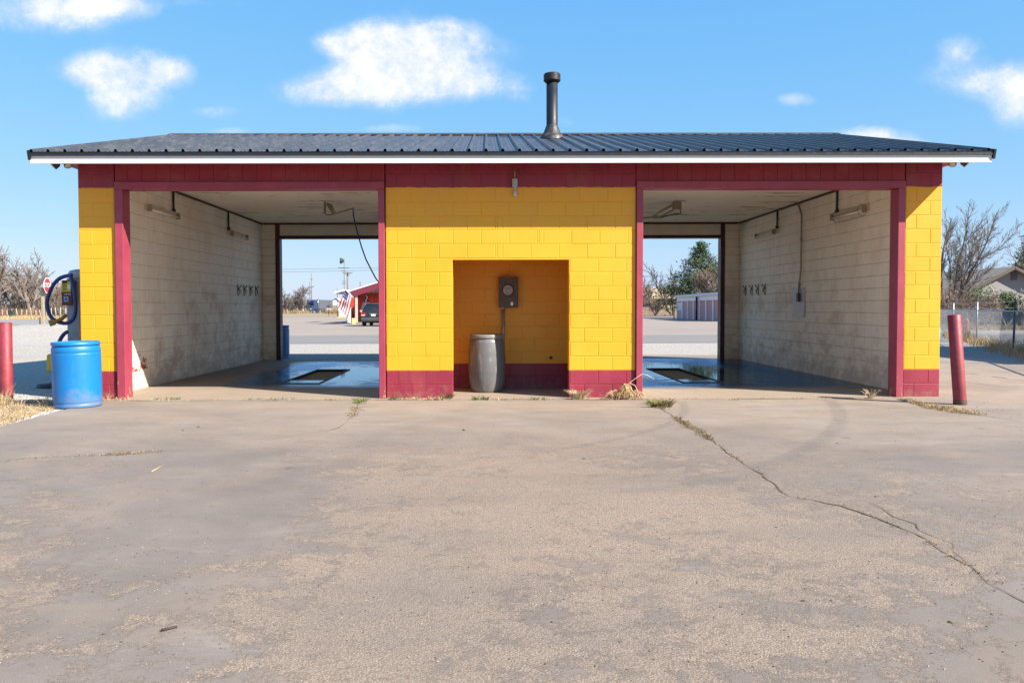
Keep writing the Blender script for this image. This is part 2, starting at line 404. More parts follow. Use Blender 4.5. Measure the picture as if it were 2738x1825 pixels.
# ------------------------------------------------------------------ ground materials
def circle3(a, b, c):
    ax, ay, bx, by, cx, cy = a.x, a.y, b.x, b.y, c.x, c.y
    d = 2 * (ax * (by - cy) + bx * (cy - ay) + cx * (ay - by))
    ux = ((ax * ax + ay * ay) * (by - cy) + (bx * bx + by * by) * (cy - ay) + (cx * cx + cy * cy) * (ay - by)) / d
    uy = ((ax * ax + ay * ay) * (cx - bx) + (bx * bx + by * by) * (ax - cx) + (cx * cx + cy * cy) * (bx - ax)) / d
    return ux, uy, sqrt((ax - ux) ** 2 + (ay - uy) ** 2)
def m_concrete():
    m, t, b = material('worn_concrete'); p = t.pos(); x, y, z = t.sep(p)[0:3]
    big = t.noise(p, .35, 6, .62); mid = t.noise(p, 1.5, 8, .68); rag = t.noise(p, 3.1, 12, .80, .15)
    # where the surface paste has scaled off: a broad patch up the middle of the drive
    e = t.vm('LENGTH', t.comb(t.mul(t.sub(x, .15), 1 / 3.6), t.mul(t.add(y, 6.6), 1 / 5.2), 0.0))
    e2 = t.vm('LENGTH', t.comb(t.mul(t.add(x, 3.3), 1 / 2.6), t.mul(t.add(y, 9.0), 1 / 2.0), 0.0))
    bias = t.add(t.mul(t.mr(e, 0.1, 1.5, 1, 0), .27), t.mul(t.mr(e2, .1, 1.3, 1, 0), .25))
    # a tongue of sound grey paste running down from the left bay
    x2 = t.add(x, t.mul(t.add(y, 8.2), .22))
    strip = t.mr(t.math('ABSOLUTE', t.add(x2, 1.55)), .25, .95, 1, 0)
    bias = t.sub(bias, t.mul(strip, t.mul(.15, t.mr(y, -3.4, -5.0, 0, 1))))
    k = t.add(t.add(t.mul(rag, .95), t.mul(big, .45)), t.sub(bias, .105))
    agg = t.mr(k, .725, .785)
    far = t.mr(y, -4.6, -2.6, 1, 0); agg = t.mul(agg, far)
    # paste: trowelled grey-tan cement, sandy grain showing everywhere
    tone = t.mr(t.add(t.mul(mid, .6), t.mul(big, .4)), .36, .64)
    paste = t.mix(tone, (.200, .165, .140), (.295, .247, .212))
    light = t.mix(tone, (.30, .248, .203), (.385, .325, .270))
    paste = t.mix(t.mr(t.add(y, t.mul(big, 2.4)), -3.4, -.4, 0, 1), paste, light)
    fine = t.noise(p, 150, 3, .75); sand = t.noise(p, 60, 5, .8)
    paste = t.mix(t.mr(fine, .36, .64, .42, 0), paste, (.12, .095, .08))
    paste = t.mix(t.mr(sand, .56, .72, 0, .45), paste, (.44, .37, .31))
    wst = t.noise(t.vm('MULTIPLY', p, (.45, 1.9, 1)), 1.3, 8, .7)
    paste = t.mix(t.mul(t.mr(wst, .52, .68), .5), paste, (.175, .143, .122))
    wsh = t.noise(t.vm('ADD', t.vm('MULTIPLY', p, (.35, 1.2, 1)), (5.3, 2.1, 0)), 1.1, 9, .74)
    paste = t.mix(t.mul(t.mr(wsh, .56, .72), .5), paste, (.41, .35, .30))
    warm = t.noise(t.vm('ADD', p, (1, 4, 0)), .8, 8, .7)
    paste = t.mix(t.mul(t.mr(warm, .48, .64), .4), paste, (.33, .245, .18))
    # exposed aggregate: pea gravel of mixed size, dark sockets between
    wv = t.vm('ADD', p, t.vm('MULTIPLY', t.noise(p, 40, 2, .5, 0, True), (.012, .012, 0)))
    vo = t.vor(wv, 105); vc = t.sep(vo['Color'])[0]; vd = vo['Distance']
    vo2 = t.vor(wv, 210); v2 = t.sep(vo2['Color'])[1]
    stone = t.mix(vc, (.275, .20, .142), (.40, .31, .235))
    stone = t.mix(t.mul(t.mr(v2, .82, 1), .55), stone, (.50, .42, .34))
    stone = t.mix(t.mr(v2, .0, .10, .85, 0), stone, (.085, .062, .05))
    stone = t.mix(t.mr(vc, .0, .06, .75, 0), stone, (.10, .075, .06))
    stone = t.mix(t.mul(t.mr(mid, .42, .62), .4), stone, (.29, .232, .19))
    stone = t.mix(t.mr(vd, .42, .66, 0, .55), stone, (.17, .125, .095))
    stone = t.mix(t.mul(t.mr(wst, .50, .66), .35), stone, (.20, .155, .125))
    c = t.mix(t.mul(agg, .92), paste, stone)
    # ragged lip of the scaled patches reads as a thin dark line
    lip = t.mul(t.mr(t.math('ABSOLUTE', t.sub(k, .738)), 0, .012, .22, 0), far)
    c = t.mix(lip, c, (.15, .125, .11))
    # loose grit, soil specks
    s1 = t.noise(p, 30, 6, .75); c = t.mix(t.mr(s1, .69, .72, 0, .85), c, (.11, .085, .07))
    s2 = t.noise(t.vm('ADD', p, (7, 3, 0)), 38, 5, .75); c = t.mix(t.mr(s2, .71, .74, 0, .8), c, (.62, .58, .53))
    rs = t.noise(t.vm('ADD', p, (2, 9, 0)), 1.0, 9, .75)
    c = t.mix(t.mul(t.mr(rs, .60, .72), .3), c, (.34, .215, .15))
    # tyre scrub arcs
    def arc(pts, lo, hi, w, amt):
        nonlocal c
        cx, cy, r = circle3(*[gr(*q) for q in pts])
        dd = t.math('ABSOLUTE', t.sub(t.vm('LENGTH', t.comb(t.sub(x, cx), t.sub(y, cy), 0.0)), r))
        band = t.mr(dd, w * .45, w, 1, 0)
        win = t.mul(t.mr(y, lo - .3, lo + .2), t.mr(y, hi + .3, hi - .3))
        c = t.mix(t.mul(t.mul(band, win), t.mr(t.noise(p, 9, 6, .7), .30, .62, 0, amt)), c, (.14, .13, .125))
    arc([(2242, 1097), (2183, 1184), (2055, 1242)], gr(0, 1250).y, -.3, .12, .55)
    arc([(1830, 1085), (1740, 1150), (1480, 1204)], gr(0, 1210).y, -.5, .08, .5)
    arc([(2030, 1262), (1900, 1285), (1740, 1306)], gr(0, 1312).y, gr(0, 1258).y, .07, .4)
    # saw joint across the right-hand slab and one along the building
    yj = gr(2300, 1204).y
    j1 = t.mul(t.mr(t.math('ABSOLUTE', t.sub(t.add(y, t.mul(t.noise(p, 1.2, 3), .03)), yj)), .004, .016, 1, 0), t.mr(x, 2.7, 2.9))
    c = t.mix(t.mul(j1, .6), c, (.16, .13, .11))
    # broad old stains and a scatter of oil drips where cars wait for the bays
    bs = t.noise(t.vm('ADD', t.vm('MULTIPLY', p, (.5, .9, 1)), (9, 3, 0)), .55, 7, .66)
    c = t.mix(t.mul(t.mr(bs, .48, .64), .42), c, (.165, .142, .125))
    dv = t.vor(t.vm('ADD', p, t.vm('MULTIPLY', t.noise(p, 7, 3, .6, 0, True), (.10, .10, 0))), 1.3); keep = t.math('GREATER_THAN', t.sep(dv['Color'])[0], .72)
    drip = t.mul(t.mr(dv['Distance'], .10, .03, 0, 1), t.mul(keep, t.mr(t.noise(p, 12, 4, .7), .35, .6)))
    c = t.mix(t.mul(drip, .55), c, (.07, .062, .058))
    c = t.mix(1.0, c, (.86, .865, .865), 'MULTIPLY')
    h = t.add(t.mul(agg, t.add(t.mul(t.mr(vd, 0, .6, 1, 0), .55), -.6)), t.add(t.mul(fine, .22), t.mul(sand, .30)))
    out(t, b, c, t.mr(mid, .3, .7, .72, .92), t.bump(h, .6, .007), None, .3)
    return m
M_CONC = m_concrete()
def m_bay():
    m, t, b = material('wet_bay_floor'); p = t.pos(); x, y, z = t.sep(p)[0:3]
    n = t.noise(t.vm('MULTIPLY', p, (.55, 1.3, 1)), 1.1, 8, .66); n2 = t.noise(t.vm('MULTIPLY', p, (.6, 2.0, 1)), 3.2, 8, .7)
    left = t.math('LESS_THAN', x, 0.0)
    # standing wet: the right half of the left bay, nearly all of the right bay
    wl = t.mul(t.mul(t.mr(t.add(x, t.mul(t.sub(n, .5), 1.6)), -4.75, -4.1), t.mr(t.add(y, t.mul(t.sub(n, .5), 1.2)), 1.5, 2.3)), t.mr(t.add(y, t.mul(t.sub(n2, .5), 1.0)), 8.4, 7.6))
    wr = t.mul(t.mr(t.add(y, t.mul(t.sub(n, .5), 1.0)), 1.2, 1.8), t.mr(x, .3, .6))
    wet = t.mx(t.mul(wl, left), wr)
    eL = t.vm('LENGTH', t.comb(t.mul(t.add(x, 2.75), 1 / 1.5), t.mul(t.sub(y, 4.4), 1 / 3.3), 0.0))
    eR = t.vm('LENGTH', t.comb(t.mul(t.sub(x, 3.9), 1 / 1.7), t.mul(t.sub(y, 4.8), 1 / 3.6), 0.0))
    e = t.mn(eL, eR)
    pool = t.mul(t.mr(t.add(e, t.mul(t.sub(n2, .5), 2.6)), .98, .70), wet)
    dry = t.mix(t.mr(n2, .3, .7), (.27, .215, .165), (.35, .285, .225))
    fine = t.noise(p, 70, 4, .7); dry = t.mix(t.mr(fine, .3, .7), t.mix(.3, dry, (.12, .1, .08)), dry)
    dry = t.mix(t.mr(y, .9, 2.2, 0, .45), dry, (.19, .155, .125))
    oil = t.mix(t.mr(n2, .35, .65), (.010, .014, .022), (.030, .030, .032))
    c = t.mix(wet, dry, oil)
    mudn = t.noise(p, 4.5, 9, .75); mudband = t.mul(t.mr(y, 1.4, 2.0), t.mr(y, 4.4, 3.0))
    c = t.mix(t.mul(t.mr(mudn, .60, .64), t.mul(mudband, t.mr(x, 3.0, 3.8))), c, (.022, .017, .013))
    st = t.noise(t.vm('MULTIPLY', p, (.6, 2.6, 1)), 1.7, 6, .7); c = t.mix(t.mul(t.mr(st, .58, .68), t.mul(t.mr(y, .9, .1), .45)), c, (.40, .26, .12))
    rough = t.mix(wet, (.8, .8, .8), t.mix(pool, (.17, .17, .17), (.03, .03, .03)))
    h = t.mul(t.noise(p, 40, 4), t.mr(wet, 0, 1, 1, .02))
    rip = t.mul(t.noise(t.vm('MULTIPLY', p, (.9, 3.6, 1)), 2.6, 5, .6), t.mul(wet, t.mr(pool, 0, 1, 4.5, .10)))
    out(t, b, c, t.sep(rough)[0], t.bump(t.add(h, rip), .25, .006), None, .5)
    # water film over dark ground; blue sky reflection painted into the gloss colour
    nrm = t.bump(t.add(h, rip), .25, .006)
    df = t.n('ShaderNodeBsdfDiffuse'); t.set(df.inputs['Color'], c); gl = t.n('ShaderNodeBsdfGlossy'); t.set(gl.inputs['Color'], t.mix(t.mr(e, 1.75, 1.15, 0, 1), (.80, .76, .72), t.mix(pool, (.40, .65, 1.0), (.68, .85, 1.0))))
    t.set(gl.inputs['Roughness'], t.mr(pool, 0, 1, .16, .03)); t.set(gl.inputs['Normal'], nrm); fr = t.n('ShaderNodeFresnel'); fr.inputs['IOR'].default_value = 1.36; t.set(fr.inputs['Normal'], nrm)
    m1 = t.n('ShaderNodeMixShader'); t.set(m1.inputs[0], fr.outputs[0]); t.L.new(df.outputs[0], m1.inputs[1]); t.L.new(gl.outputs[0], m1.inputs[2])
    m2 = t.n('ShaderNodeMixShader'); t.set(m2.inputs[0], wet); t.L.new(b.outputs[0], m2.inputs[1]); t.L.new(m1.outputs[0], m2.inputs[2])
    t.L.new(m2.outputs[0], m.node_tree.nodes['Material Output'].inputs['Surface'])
    return m
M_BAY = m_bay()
def m_gravel(name, a, b2, c3, scale=38, tint=(.42, .34, .24), tamt=.5):
    m, t, b = material(name); p = t.pos()
    vo = t.vor(p, scale); k = t.sep(vo['Color'])[0]; d = vo['Distance']
    c = t.mix(k, a, b2); c = t.mix(t.mr(d, .35, .65, 0, .7), c, c3)
    c = t.mix(t.mul(t.mr(t.noise(t.vm('MULTIPLY', p, (.5, 1.4, 1)), .35, 8, .68), .50, .64), tamt), c, tint)
    c = t.mix(t.mr(t.noise(p, 5, 6, .75), .66, .72, 0, .6), c, (.14, .11, .08))
    out(t, b, c, .9, t.bump(t.mr(d, 0, .6, 1, 0), .8, .02), None, .2); return m
M_GRAV = m_gravel('white_gravel', (.38, .355, .32), (.60, .57, .525), (.18, .155, .13))
M_GRAVD = m_gravel('grey_gravel', (.22, .21, .20), (.40, .38, .36), (.12, .11, .10), 30, (.20, .17, .14), .6)
def m_flat(name, a, b2, sc=(.5, 1.6, 1), s=.25, spk=(.16, .14, .12), rough=.9):
    m, t, b = material(name); p = t.pos()
    c = t.mix(t.mr(t.noise(t.vm('MULTIPLY', p, sc), s, 8, .66), .32, .68), a, b2)
    c = t.mix(t.mr(t.noise(p, 2.4, 8, .75), .62, .72, 0, .5), c, spk)
    c = t.mix(t.mr(t.noise(p, 24, 5, .7), .3, .7, .25, 0), c, spk)
    out(t, b, c, rough, t.bump(t.noise(p, 30, 4), .3, .01), None, .25); return m
M_LOT = m_flat('tan_lot', (.245, .20, .168), (.325, .27, .23))
M_ASPH = m_flat('grey_asphalt', (.165, .155, .15), (.22, .208, .20))
M_ROAD = m_flat('pale_road', (.22, .215, .21), (.28, .27, .265), s=.1)
M_PAVE = m_flat('rear_concrete', (.205, .185, .17), (.28, .25, .225))
M_SOIL = m_flat('winter_turf', (.23, .175, .11), (.33, .26, .165), s=.12, spk=(.17, .13, .08))
M_DIRT = m_flat('brown_soil', (.10, .072, .048), (.19, .14, .09), s=3)

# ------------------------------------------------------------------ ground sheets
def sheet(name, pts, z, mat):
    mb = MB(); mb.add([(x, y, z) for x, y in pts], [tuple(range(len(pts)))]); o = struct(name, mb, mat)
    bm = bmesh.new(); bm.from_mesh(o.data); bmesh.ops.triangulate(bm, faces=bm.faces[:])
    for f in bm.faces:
        if f.normal.z < 0: f.normal_flip()
    bm.to_mesh(o.data); bm.free(); return o
sheet('ground', [(-2500, -900), (2500, -900), (2500, 3200), (-2500, 3200)], -.030, M_SOIL)
XL, XR, DEP = -5.876, 6.579, 8.95          # outer faces of the side walls, depth of the building
edge = [gr(*q) for q in ((-420, 1175), (-150, 1158), (0, 1140), (60, 1124), (125, 1106), (165, 1096), (215, 1086), (262, 1072), (284, 1066))]
left_edge = [(e.x, e.y) for e in edge]
rb = [gr(*q) for q in ((2500, 951), (2560, 953), (2640, 960), (2738, 974))]
apron = [(-9.5, -30), (34, -30), (34, 4.2), (16, 5.6)] + [(e.x, e.y) for e in reversed(rb)] + [(XR + .01, rb[0].y), (XR + .01, -.13), (left_edge[-2][0] + .2, -.13)] + list(reversed(left_edge[1:-1])) + [(-9.5, left_edge[0][1] - .4)]
sheet('concrete_apron', apron, 0.0, M_CONC)
# bay slab with two pits
PITS = [(-3.60, -2.93, 2.95, 5.45), (3.42, 4.09, 2.95, 5.55)]
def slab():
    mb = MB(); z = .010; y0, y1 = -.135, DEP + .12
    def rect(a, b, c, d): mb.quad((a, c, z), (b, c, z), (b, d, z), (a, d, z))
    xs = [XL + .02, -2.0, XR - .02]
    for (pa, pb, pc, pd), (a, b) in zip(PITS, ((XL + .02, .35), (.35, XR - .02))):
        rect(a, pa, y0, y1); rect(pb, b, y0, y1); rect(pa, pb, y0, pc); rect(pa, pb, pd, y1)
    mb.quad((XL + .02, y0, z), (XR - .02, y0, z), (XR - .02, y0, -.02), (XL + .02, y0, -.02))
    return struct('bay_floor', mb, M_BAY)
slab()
ry = gr(900, 944).y
sheet('rear_pavement', [(-60, DEP + .1), (40, DEP + .1), (40, 10.6), (6, 10.9), (1, 11.4), (-3, 11.9), (-9, 12.1), (-60, 12.4)], -.010, M_PAVE)
g0, g1, g2 = 10.4, gr(900, 916.5).y, gr(900, 896).y
sheet('gravel_strip', [(-9.0, g0), (22, g0), (22, g1), (-13, g1)], -.022, M_GRAV)
sheet('asphalt_lane', [(-13, g1 - .25), (60, g1 - .25), (60, g2), (-16, g2)], -.014, M_ASPH)
sheet('parking_lot', [(-16, g2 - .2), (60, g2 - .2), (60, 118), (-52, 118), (-29, 60)], -.018, M_LOT)
sheet('truck_road', [(-700, 206), (700, 206), (700, 244), (-700, 244)], -.012, M_ROAD)
# white gravel yard to the left with a low heap in front of the road
def gravel_yard():
    mb = MB(); nx, ny = 90, 120; x0, x1, y0, y1 = -46.0, -5.5, -3.4, 52.0
    hx, hy = gr(110, 905).x, gr(110, 905).y
    def hh(x, y):
        k = .62 * math.exp(-((x - hx + 1.0) / 5.0) ** 2 - ((y - hy - 2) / 5.5) ** 2)
        k += .10 * (mnoise.noise(Vector((x * .35, y * .35, 3))) ) * max(0, min(1, (y - 4) / 6)) + .012 * mnoise.noise(Vector((x * 2.2, y * 2.2, 0)))
        k += .035 * max(0, 1 - abs(y + 1.2) / 2.0) * max(0, min(1, (-6.6 - x) / 1.5))
        return -.012 + max(-.01, k)
    for j in range(ny + 1):
        for i in range(nx + 1):
            x = x0 + (x1 - x0) * i / nx; fy = (j / ny) ** 1.7; y = y0 + (y1 - y0) * fy
            mb.v.append(Vector((x, y, hh(x, y))))
    for j in range(ny):
        for i in range(nx):
            a = j * (nx + 1) + i
            c = (mb.v[a] + mb.v[a + nx + 2]) / 2
            if c.x > XL - .3 and 0.1 < c.y < 9: continue
            if c.y > 6 and c.x > -.385 * (c.y + 11.7): continue
            mb.f.append([a, a + 1, a + nx + 2, a + nx + 1]); mb.m.append(0); mb.s.append(True)
    struct('gravel_yard', mb, M_GRAV); return hh
yard_h = gravel_yard()
ra, rb2 = dep(2160 * CZ / (866 - 824)), dep(2160 * CZ / (851.5 - 824))
sheet('side_road', [(-600, ra), (-28, ra), (-31, rb2), (-600, rb2)], .004, M_ROAD)
# shaded gravel verge and pale street on the right, behind the chain-link fence
v1 = [gr(*q) for q in ((2480, 953), (2560, 955), (2640, 962), (2738, 976), (2900, 990))]
v2 = [gr(*q) for q in ((2900, 948), (2738, 938), (2640, 926), (2560, 918), (2480, 914))]
sheet('verge', [(e.x, e.y) for e in v1 + v2], -.006, M_GRAVD)
s1 = [gr(*q) for q in ((2480, 912), (2738, 912), (3100, 915), (3100, 882), (2738, 880), (2480, 880))]
sheet('street', [(e.x, e.y) for e in s1], -.016, m_flat('dusty_street', (.33, .295, .26), (.42, .38, .335)))

# ------------------------------------------------------------------ cracks (packed with soil), weeds, grit
def crack(name, pts, w, mat=M_DIRT, step=.06, jit=.03):
    P = [gr(*q) for q in pts]; L = []
    for a, b in zip(P[:-1], P[1:]):
        n = max(1, int((b - a).length / step))
        for i in range(n): L.append(a.lerp(b, i / n))
    L.append(P[-1]); rr = random.Random(len(pts)); mb = MB(); vs = []; k = len(L)
    for i, p in enumerate(L):
        d = (L[min(i + 1, k - 1)] - L[max(0, i - 1)]).normalized(); s = Vector((-d.y, d.x, 0))
        o = s * (mnoise.noise(p * 3.1) * jit + mnoise.noise(p * 11) * jit * .45); ww = w * max(.05, .18 + 1.5 * max(0, mnoise.noise(p * 2.3) + .15) + .9 * abs(mnoise.noise(p * 6.7)) * rr.random()) * min(1, (min(i, k - 1 - i) + .4) / 6)
        vs += [p + o + s * ww + Vector((0, 0, .004)), p + o - s * ww + Vector((0, 0, .004))]
    mb.add(vs, [(2 * i, 2 * i + 1, 2 * i + 3, 2 * i + 2) for i in range(k - 1)]); struct(name, mb, mat)
    return L
def S(pts, ox, oy, s): return [(ox + x / s, oy + y / s) for x, y in pts]
c_main = S([(650, 50), (720, 95), (790, 140), (850, 170), (930, 225), (985, 268), (1040, 310), (1090, 340), (1150, 370), (1170, 400), (1220, 440), (1280, 478), (1370, 492), (1440, 508), (1520, 520), (1600, 545), (1700, 585), (1800, 625), (1880, 660), (1950, 710), (2030, 755), (2100, 790), (2140, 830), (2200, 875), (2260, 915), (2353, 965), (2480, 1040)], 1369, 1050, 1.7188)
c_side = S([(1600, 480), (1680, 520), (1760, 570), (1860, 605), (1880, 635), (1950, 665), (2010, 690), (2040, 735), (2100, 775), (2140, 830)], 1369, 1050, 1.7188)
c_right = S([(1700, 15), (1790, 32), (1900, 60), (2000, 80), (2100, 95), (2190, 108), (2350, 130)], 1369, 1050, 1.7188)
c_left = S([(-60, 322), (0, 318), (100, 305), (200, 298), (300, 293), (400, 288), (560, 283), (700, 270), (820, 265)], 0, 1050, 1.7188)
c_mid = S([(1170, 215), (1300, 205), (1440, 185), (1560, 160), (1620, 110), (1650, 50), (1660, 30)], 0, 1050, 1.7188)
c_far = [(2526, 996), (2600, 1000), (2680, 1010), (2738, 1019), (2800, 1030)]
c_far2 = [(2526, 1014), (2600, 1024), (2680, 1034), (2738, 1032)]
c_far3 = [(2560, 984), (2650, 989), (2738, 1000)]
LM = crack('crack', c_main, .0105); crack('crack', c_side, .006); LR = crack('crack', c_right, .02)
LL = crack('crack', c_left, .008); LD = crack('crack', c_mid, .006); crack('crack', c_far, .02); crack('crack', c_far2, .015); crack('crack', c_far3, .02)
joint = crack('slab_joint', [(296, 1072), (500, 1071), (800, 1070), (1100, 1069), (1400, 1068), (1700, 1068.5), (1900, 1067), (2150, 1065.5), (2400, 1064)], .012, jit=.008)

def tuft(mb, c, n, h, spread, rr, lean=.6, w=.004, mat=0):
    for _ in range(n):
        a = rr.random() * 2 * pi; r = spread * sqrt(rr.random()); b = Vector((c[0] + r * cos(a), c[1] + r * sin(a), c[2]))
        l = h * (.45 + .75 * rr.random()); q = Vector((cos(a), sin(a), 0)) * (lean * l * rr.random()) + Vector(((rr.random() - .5) * lean * l, (rr.random() - .5) * lean * l, 0))
        s = Vector((rr.random() - .5, rr.random() - .5, 0)).normalized() * w
        m = b + q * .4 + Vector((0, 0, l * .6)); e = b + q * 1.1 + Vector((0, 0, l * (.85 + .2 * rr.random())))
        mb.add([b - s, b + s, m + s * .8, m - s * .8, e], [(0, 1, 2, 3), (3, 2, 4)], mat)
def stuff(name, mb, mats):
    o = mb.build(name, mats); o['kind'] = 'stuff'; return o
rr = random.Random(3)
# dry grass lodged in the cracks
mb = MB()
def along(L, a, b, n, h, sp, mat=0):
    for _ in range(n):
        f = a + (b - a) * rr.random(); p = L[min(len(L) - 1, int(f * len(L)))]
        tuft(mb, (p.x + rr.gauss(0, sp), p.y + rr.gauss(0, sp), .002), 7, h, .03, rr, 1.6, .0028, mat if rr.random() < .85 else 0)
along(LM, 0, .02, 45, .055, .05, 2); along(LM, .02, .06, 40, .045, .05, 0); along(LM, .06, .10, 12, .03, .04, 3)
along(LM, .20, .42, 190, .018, .026, 3); along(LM, .42, .95, 50, .010, .012, 3)
along(LR, .2, .45, 40, .045, .03, 0); along(LR, .45, .75, 120, .05, .07, 0)
along(LL, .1, .9, 26, .014, .012, 3); along(LL, .55, .75, 26, .02, .025, 3); along(LD, .5, .75, 40, .02, .04, 3); along(LD, .85, 1, 50, .04, .04, 2)
stuff('crack_grass', mb, [M_DRY, M_DRY2, M_GREEN, simple('matted_thatch', (.17, .12, .065), .95, var=.4, scale=30)])
# low weeds in the slab joint
mb = MB()
for _ in range(110):
    p = joint[int(rr.random() * (len(joint) - 1))]
    tuft(mb, (p.x, p.y + rr.gauss(0, .012), .003), 5, .03, .03, rr, 1.5, .003, rr.choice((0, 0, 0, 1)))
for px, nn, hh_, sp, mt in ((318, 14, .05, .06, 1), (420, 8, .04, .05, 2), (455, 14, .05, .06, 2), (690, 6, .04, .05, 2), (748, 12, .05, .08, 2), (880, 5, .03, .04, 2), (1060, 16, .06, .07, 2), (1110, 12, .05, .1, 1), (1165, 12, .06, .06, 0), (1292, 15, .07, .07, 2), (1350, 7, .04, .08, 1), (1432, 9, .07, .06, 2), (1180, 8, .05, .1, 1), (1620, 10, .03, .1, 0), (1790, 10, .03, .1, 0), (1960, 8, .03, .1, 0)):
    c = gr(px, 1069); 
    for _ in range(int(nn * .55)): tuft(mb, (c.x + rr.gauss(0, sp), c.y + rr.gauss(0, .02), .0), 6, hh_, .03, rr, 1.1, .006, mt)
stuff('joint_weeds', mb, [M_DRY, M_DRY2, M_GREEN])
# grit, leaf scraps and pebbles lying about
mb = MB()
def chip(p, s, mat):
    a = rr.random() * 6.28; u = Vector((cos(a), sin(a), 0)); v = Vector((-sin(a), cos(a), 0)); h = s * (.3 + .4 * rr.random())
    k = [p + u * s * (.7 + .6 * rr.random()), p + v * s * (.4 + .5 * rr.random()), p - u * s * (.7 + .5 * rr.random()), p - v * s * (.4 + .5 * rr.random())]
    top = p + Vector((rr.gauss(0, s * .2), rr.gauss(0, s * .2), h)); mb.add(k + [top], [(0, 1, 4), (1, 2, 4), (2, 3, 4), (3, 0, 4)], mat)
for _ in range(1700):
    px = rr.uniform(-60, 2800); py = 1072 + 720 * rr.random() ** 1.6; p = gr(px, py)
    if p.x < -6.2 and p.y > -3: continue
    chip(Vector((p.x, p.y, .001)), rr.choice((.003, .004, .005, .006, .007)), rr.choice((0, 0, 1, 1)))
for _ in range(260):
    p = Vector((rr.uniform(6.2, 9.5), rr.uniform(-2.6, -.6), .001)); chip(p, rr.uniform(.004, .012), rr.choice((0, 0, 1)))
for px, py, s in ((1560, 1226, .022), (2342, 1327, .02), (2147, 1606, .016), (2540, 1663, .015), (276, 1695, .012), (1465, 1210, .012), (488, 1150, .02), (530, 1141, .03), (1240, 1150, .03), (2238, 1185, .02)):
    chip(Vector(gr(px, py)) + Vector((0, 0, .001)), s, 0)
a, b2 = gr(432, 1688), gr(473, 1677); mb.tube([a + Vector((0, 0, .008)), b2 + Vector((0, 0, .006))], .006, 5, 0)
a, b2 = gr(405, 1262), gr(434, 1246); mb.tube([a + Vector((0, 0, .006)), b2 + Vector((0, 0, .006))], .005, 5, 3)
stuff('loose_grit', mb, [simple('dark_scrap', (.055, .042, .034), .9), simple('tan_pebble', (.30, .25, .20), .9), simple('white_pebble', (.40, .37, .33), .9), M_DRY2])
# straw and gravel heaped at the left edge of the drive
mb = MB()
for _ in range(2200):
    px = rr.uniform(-160, 170); py = rr.uniform(1072, 1138)
    if py > 1140 - max(0, px) * .33: continue
    p = gr(px, py); p.z = yard_h(p.x, p.y)
    tuft(mb, p, 3, .05, .05, rr, 2.2, .003, rr.choice((0, 0, 1)))
for px, py, nn, h in ((18, 1082, 60, .20), (8, 1078, 40, .26), (40, 1090, 30, .14), (135, 1080, 40, .15), (128, 1086, 30, .12), (282, 1066, 40, .14), (276, 1070, 20, .10)):
    p = gr(px, py); tuft(mb, (p.x, p.y, 0), nn, h, .09, rr, .9, .003, 1)
stuff('dry_grass', mb, [M_DRY, M_DRY2])
mb = MB()
for _ in range(2600):
    px = rr.uniform(-100, 190); py = rr.uniform(1040, 1140)
    if py > 1146 - max(0, px) * .33: continue
    p = gr(px, py); p.z = yard_h(p.x, p.y); chip(p, rr.uniform(.006, .018), rr.choice((0, 0, 1)))
stuff('loose_gravel', mb, [simple('pale_stone', (.62, .59, .55), .9), simple('grey_stone', (.36, .33, .30), .9)])
# ------------------------------------------------------------------ the wash building
B = thing('car_wash', 'yellow and maroon two-bay block car wash with dark ribbed metal roof', 'building', (.35, 0, 0))
CL, CR = -1.4606, 2.1488
LP = at(310, 824, 0).x; RP = at(2418, 824, 0).x
NL, NR, NT_, NB = at(1210.6, 900, 0).x, at(1521.6, 900, 0).x, at(1366, 693.8, 0).z, 1.45
ZC = 3.4695; T = .2; BH = .2032; BLK = .4064
def blocks(mb, org, u, n, ulen, k0, k1, off, mat=0, cut=None, proud=.0042, gap=.008):
    """painted block faces: shallow frustums standing proud of the joint plane. off(k) = first vertical joint"""
    org = Vector(org); u = Vector(u); n = Vector(n); zz = Vector((0, 0, 1))
    for k in range(k0, k1):
        z0, z1 = k * BH, (k + 1) * BH
        js = [0.0]; o = off(k) % BLK
        while o < ulen - .015:
            if o > .015: js.append(o)
            o += BLK
        js.append(ulen)
        for a, b in zip(js[:-1], js[1:]):
            segs = [(a, b)]
            if cut:
                for ca, cb, cz0, cz1 in cut:
                    if cz0 - .01 < (z0 + z1) / 2 < cz1 + .01:
                        ns = []
                        for s, e in segs:
                            if e <= ca or s >= cb: ns.append((s, e)); continue
                            if s < ca - .02: ns.append((s, ca))
                            if e > cb + .02: ns.append((cb, e))
                        segs = ns
            for s, e in segs:
                g = gap / 2; h = .0045; ji = R.uniform(-.001, .001)
                O = [org + u * (s + g) + zz * (z0 + g), org + u * (e - g) + zz * (z0 + g), org + u * (e - g) + zz * (z1 - g), org + u * (s + g) + zz * (z1 - g)]
                I = [org + u * (s + g + h) + zz * (z0 + g + h) + n * (proud + ji), org + u * (e - g - h) + zz * (z0 + g + h) + n * (proud + ji), org + u * (e - g - h) + zz * (z1 - g - h) + n * (proud + ji), org + u * (s + g + h) + zz * (z1 - g - h) + n * (proud + ji)]
                f = [(4, 5, 6, 7), (0, 1, 5, 4), (1, 2, 6, 5), (2, 3, 7, 6), (3, 0, 4, 7)]
                if u.cross(zz).dot(n) < 0: f = [q[::-1] for q in f]
                mb.add(O + I, f, mat)
alt = lambda e, o: (lambda k: e if k % 2 == 0 else o)
TOPK = 17
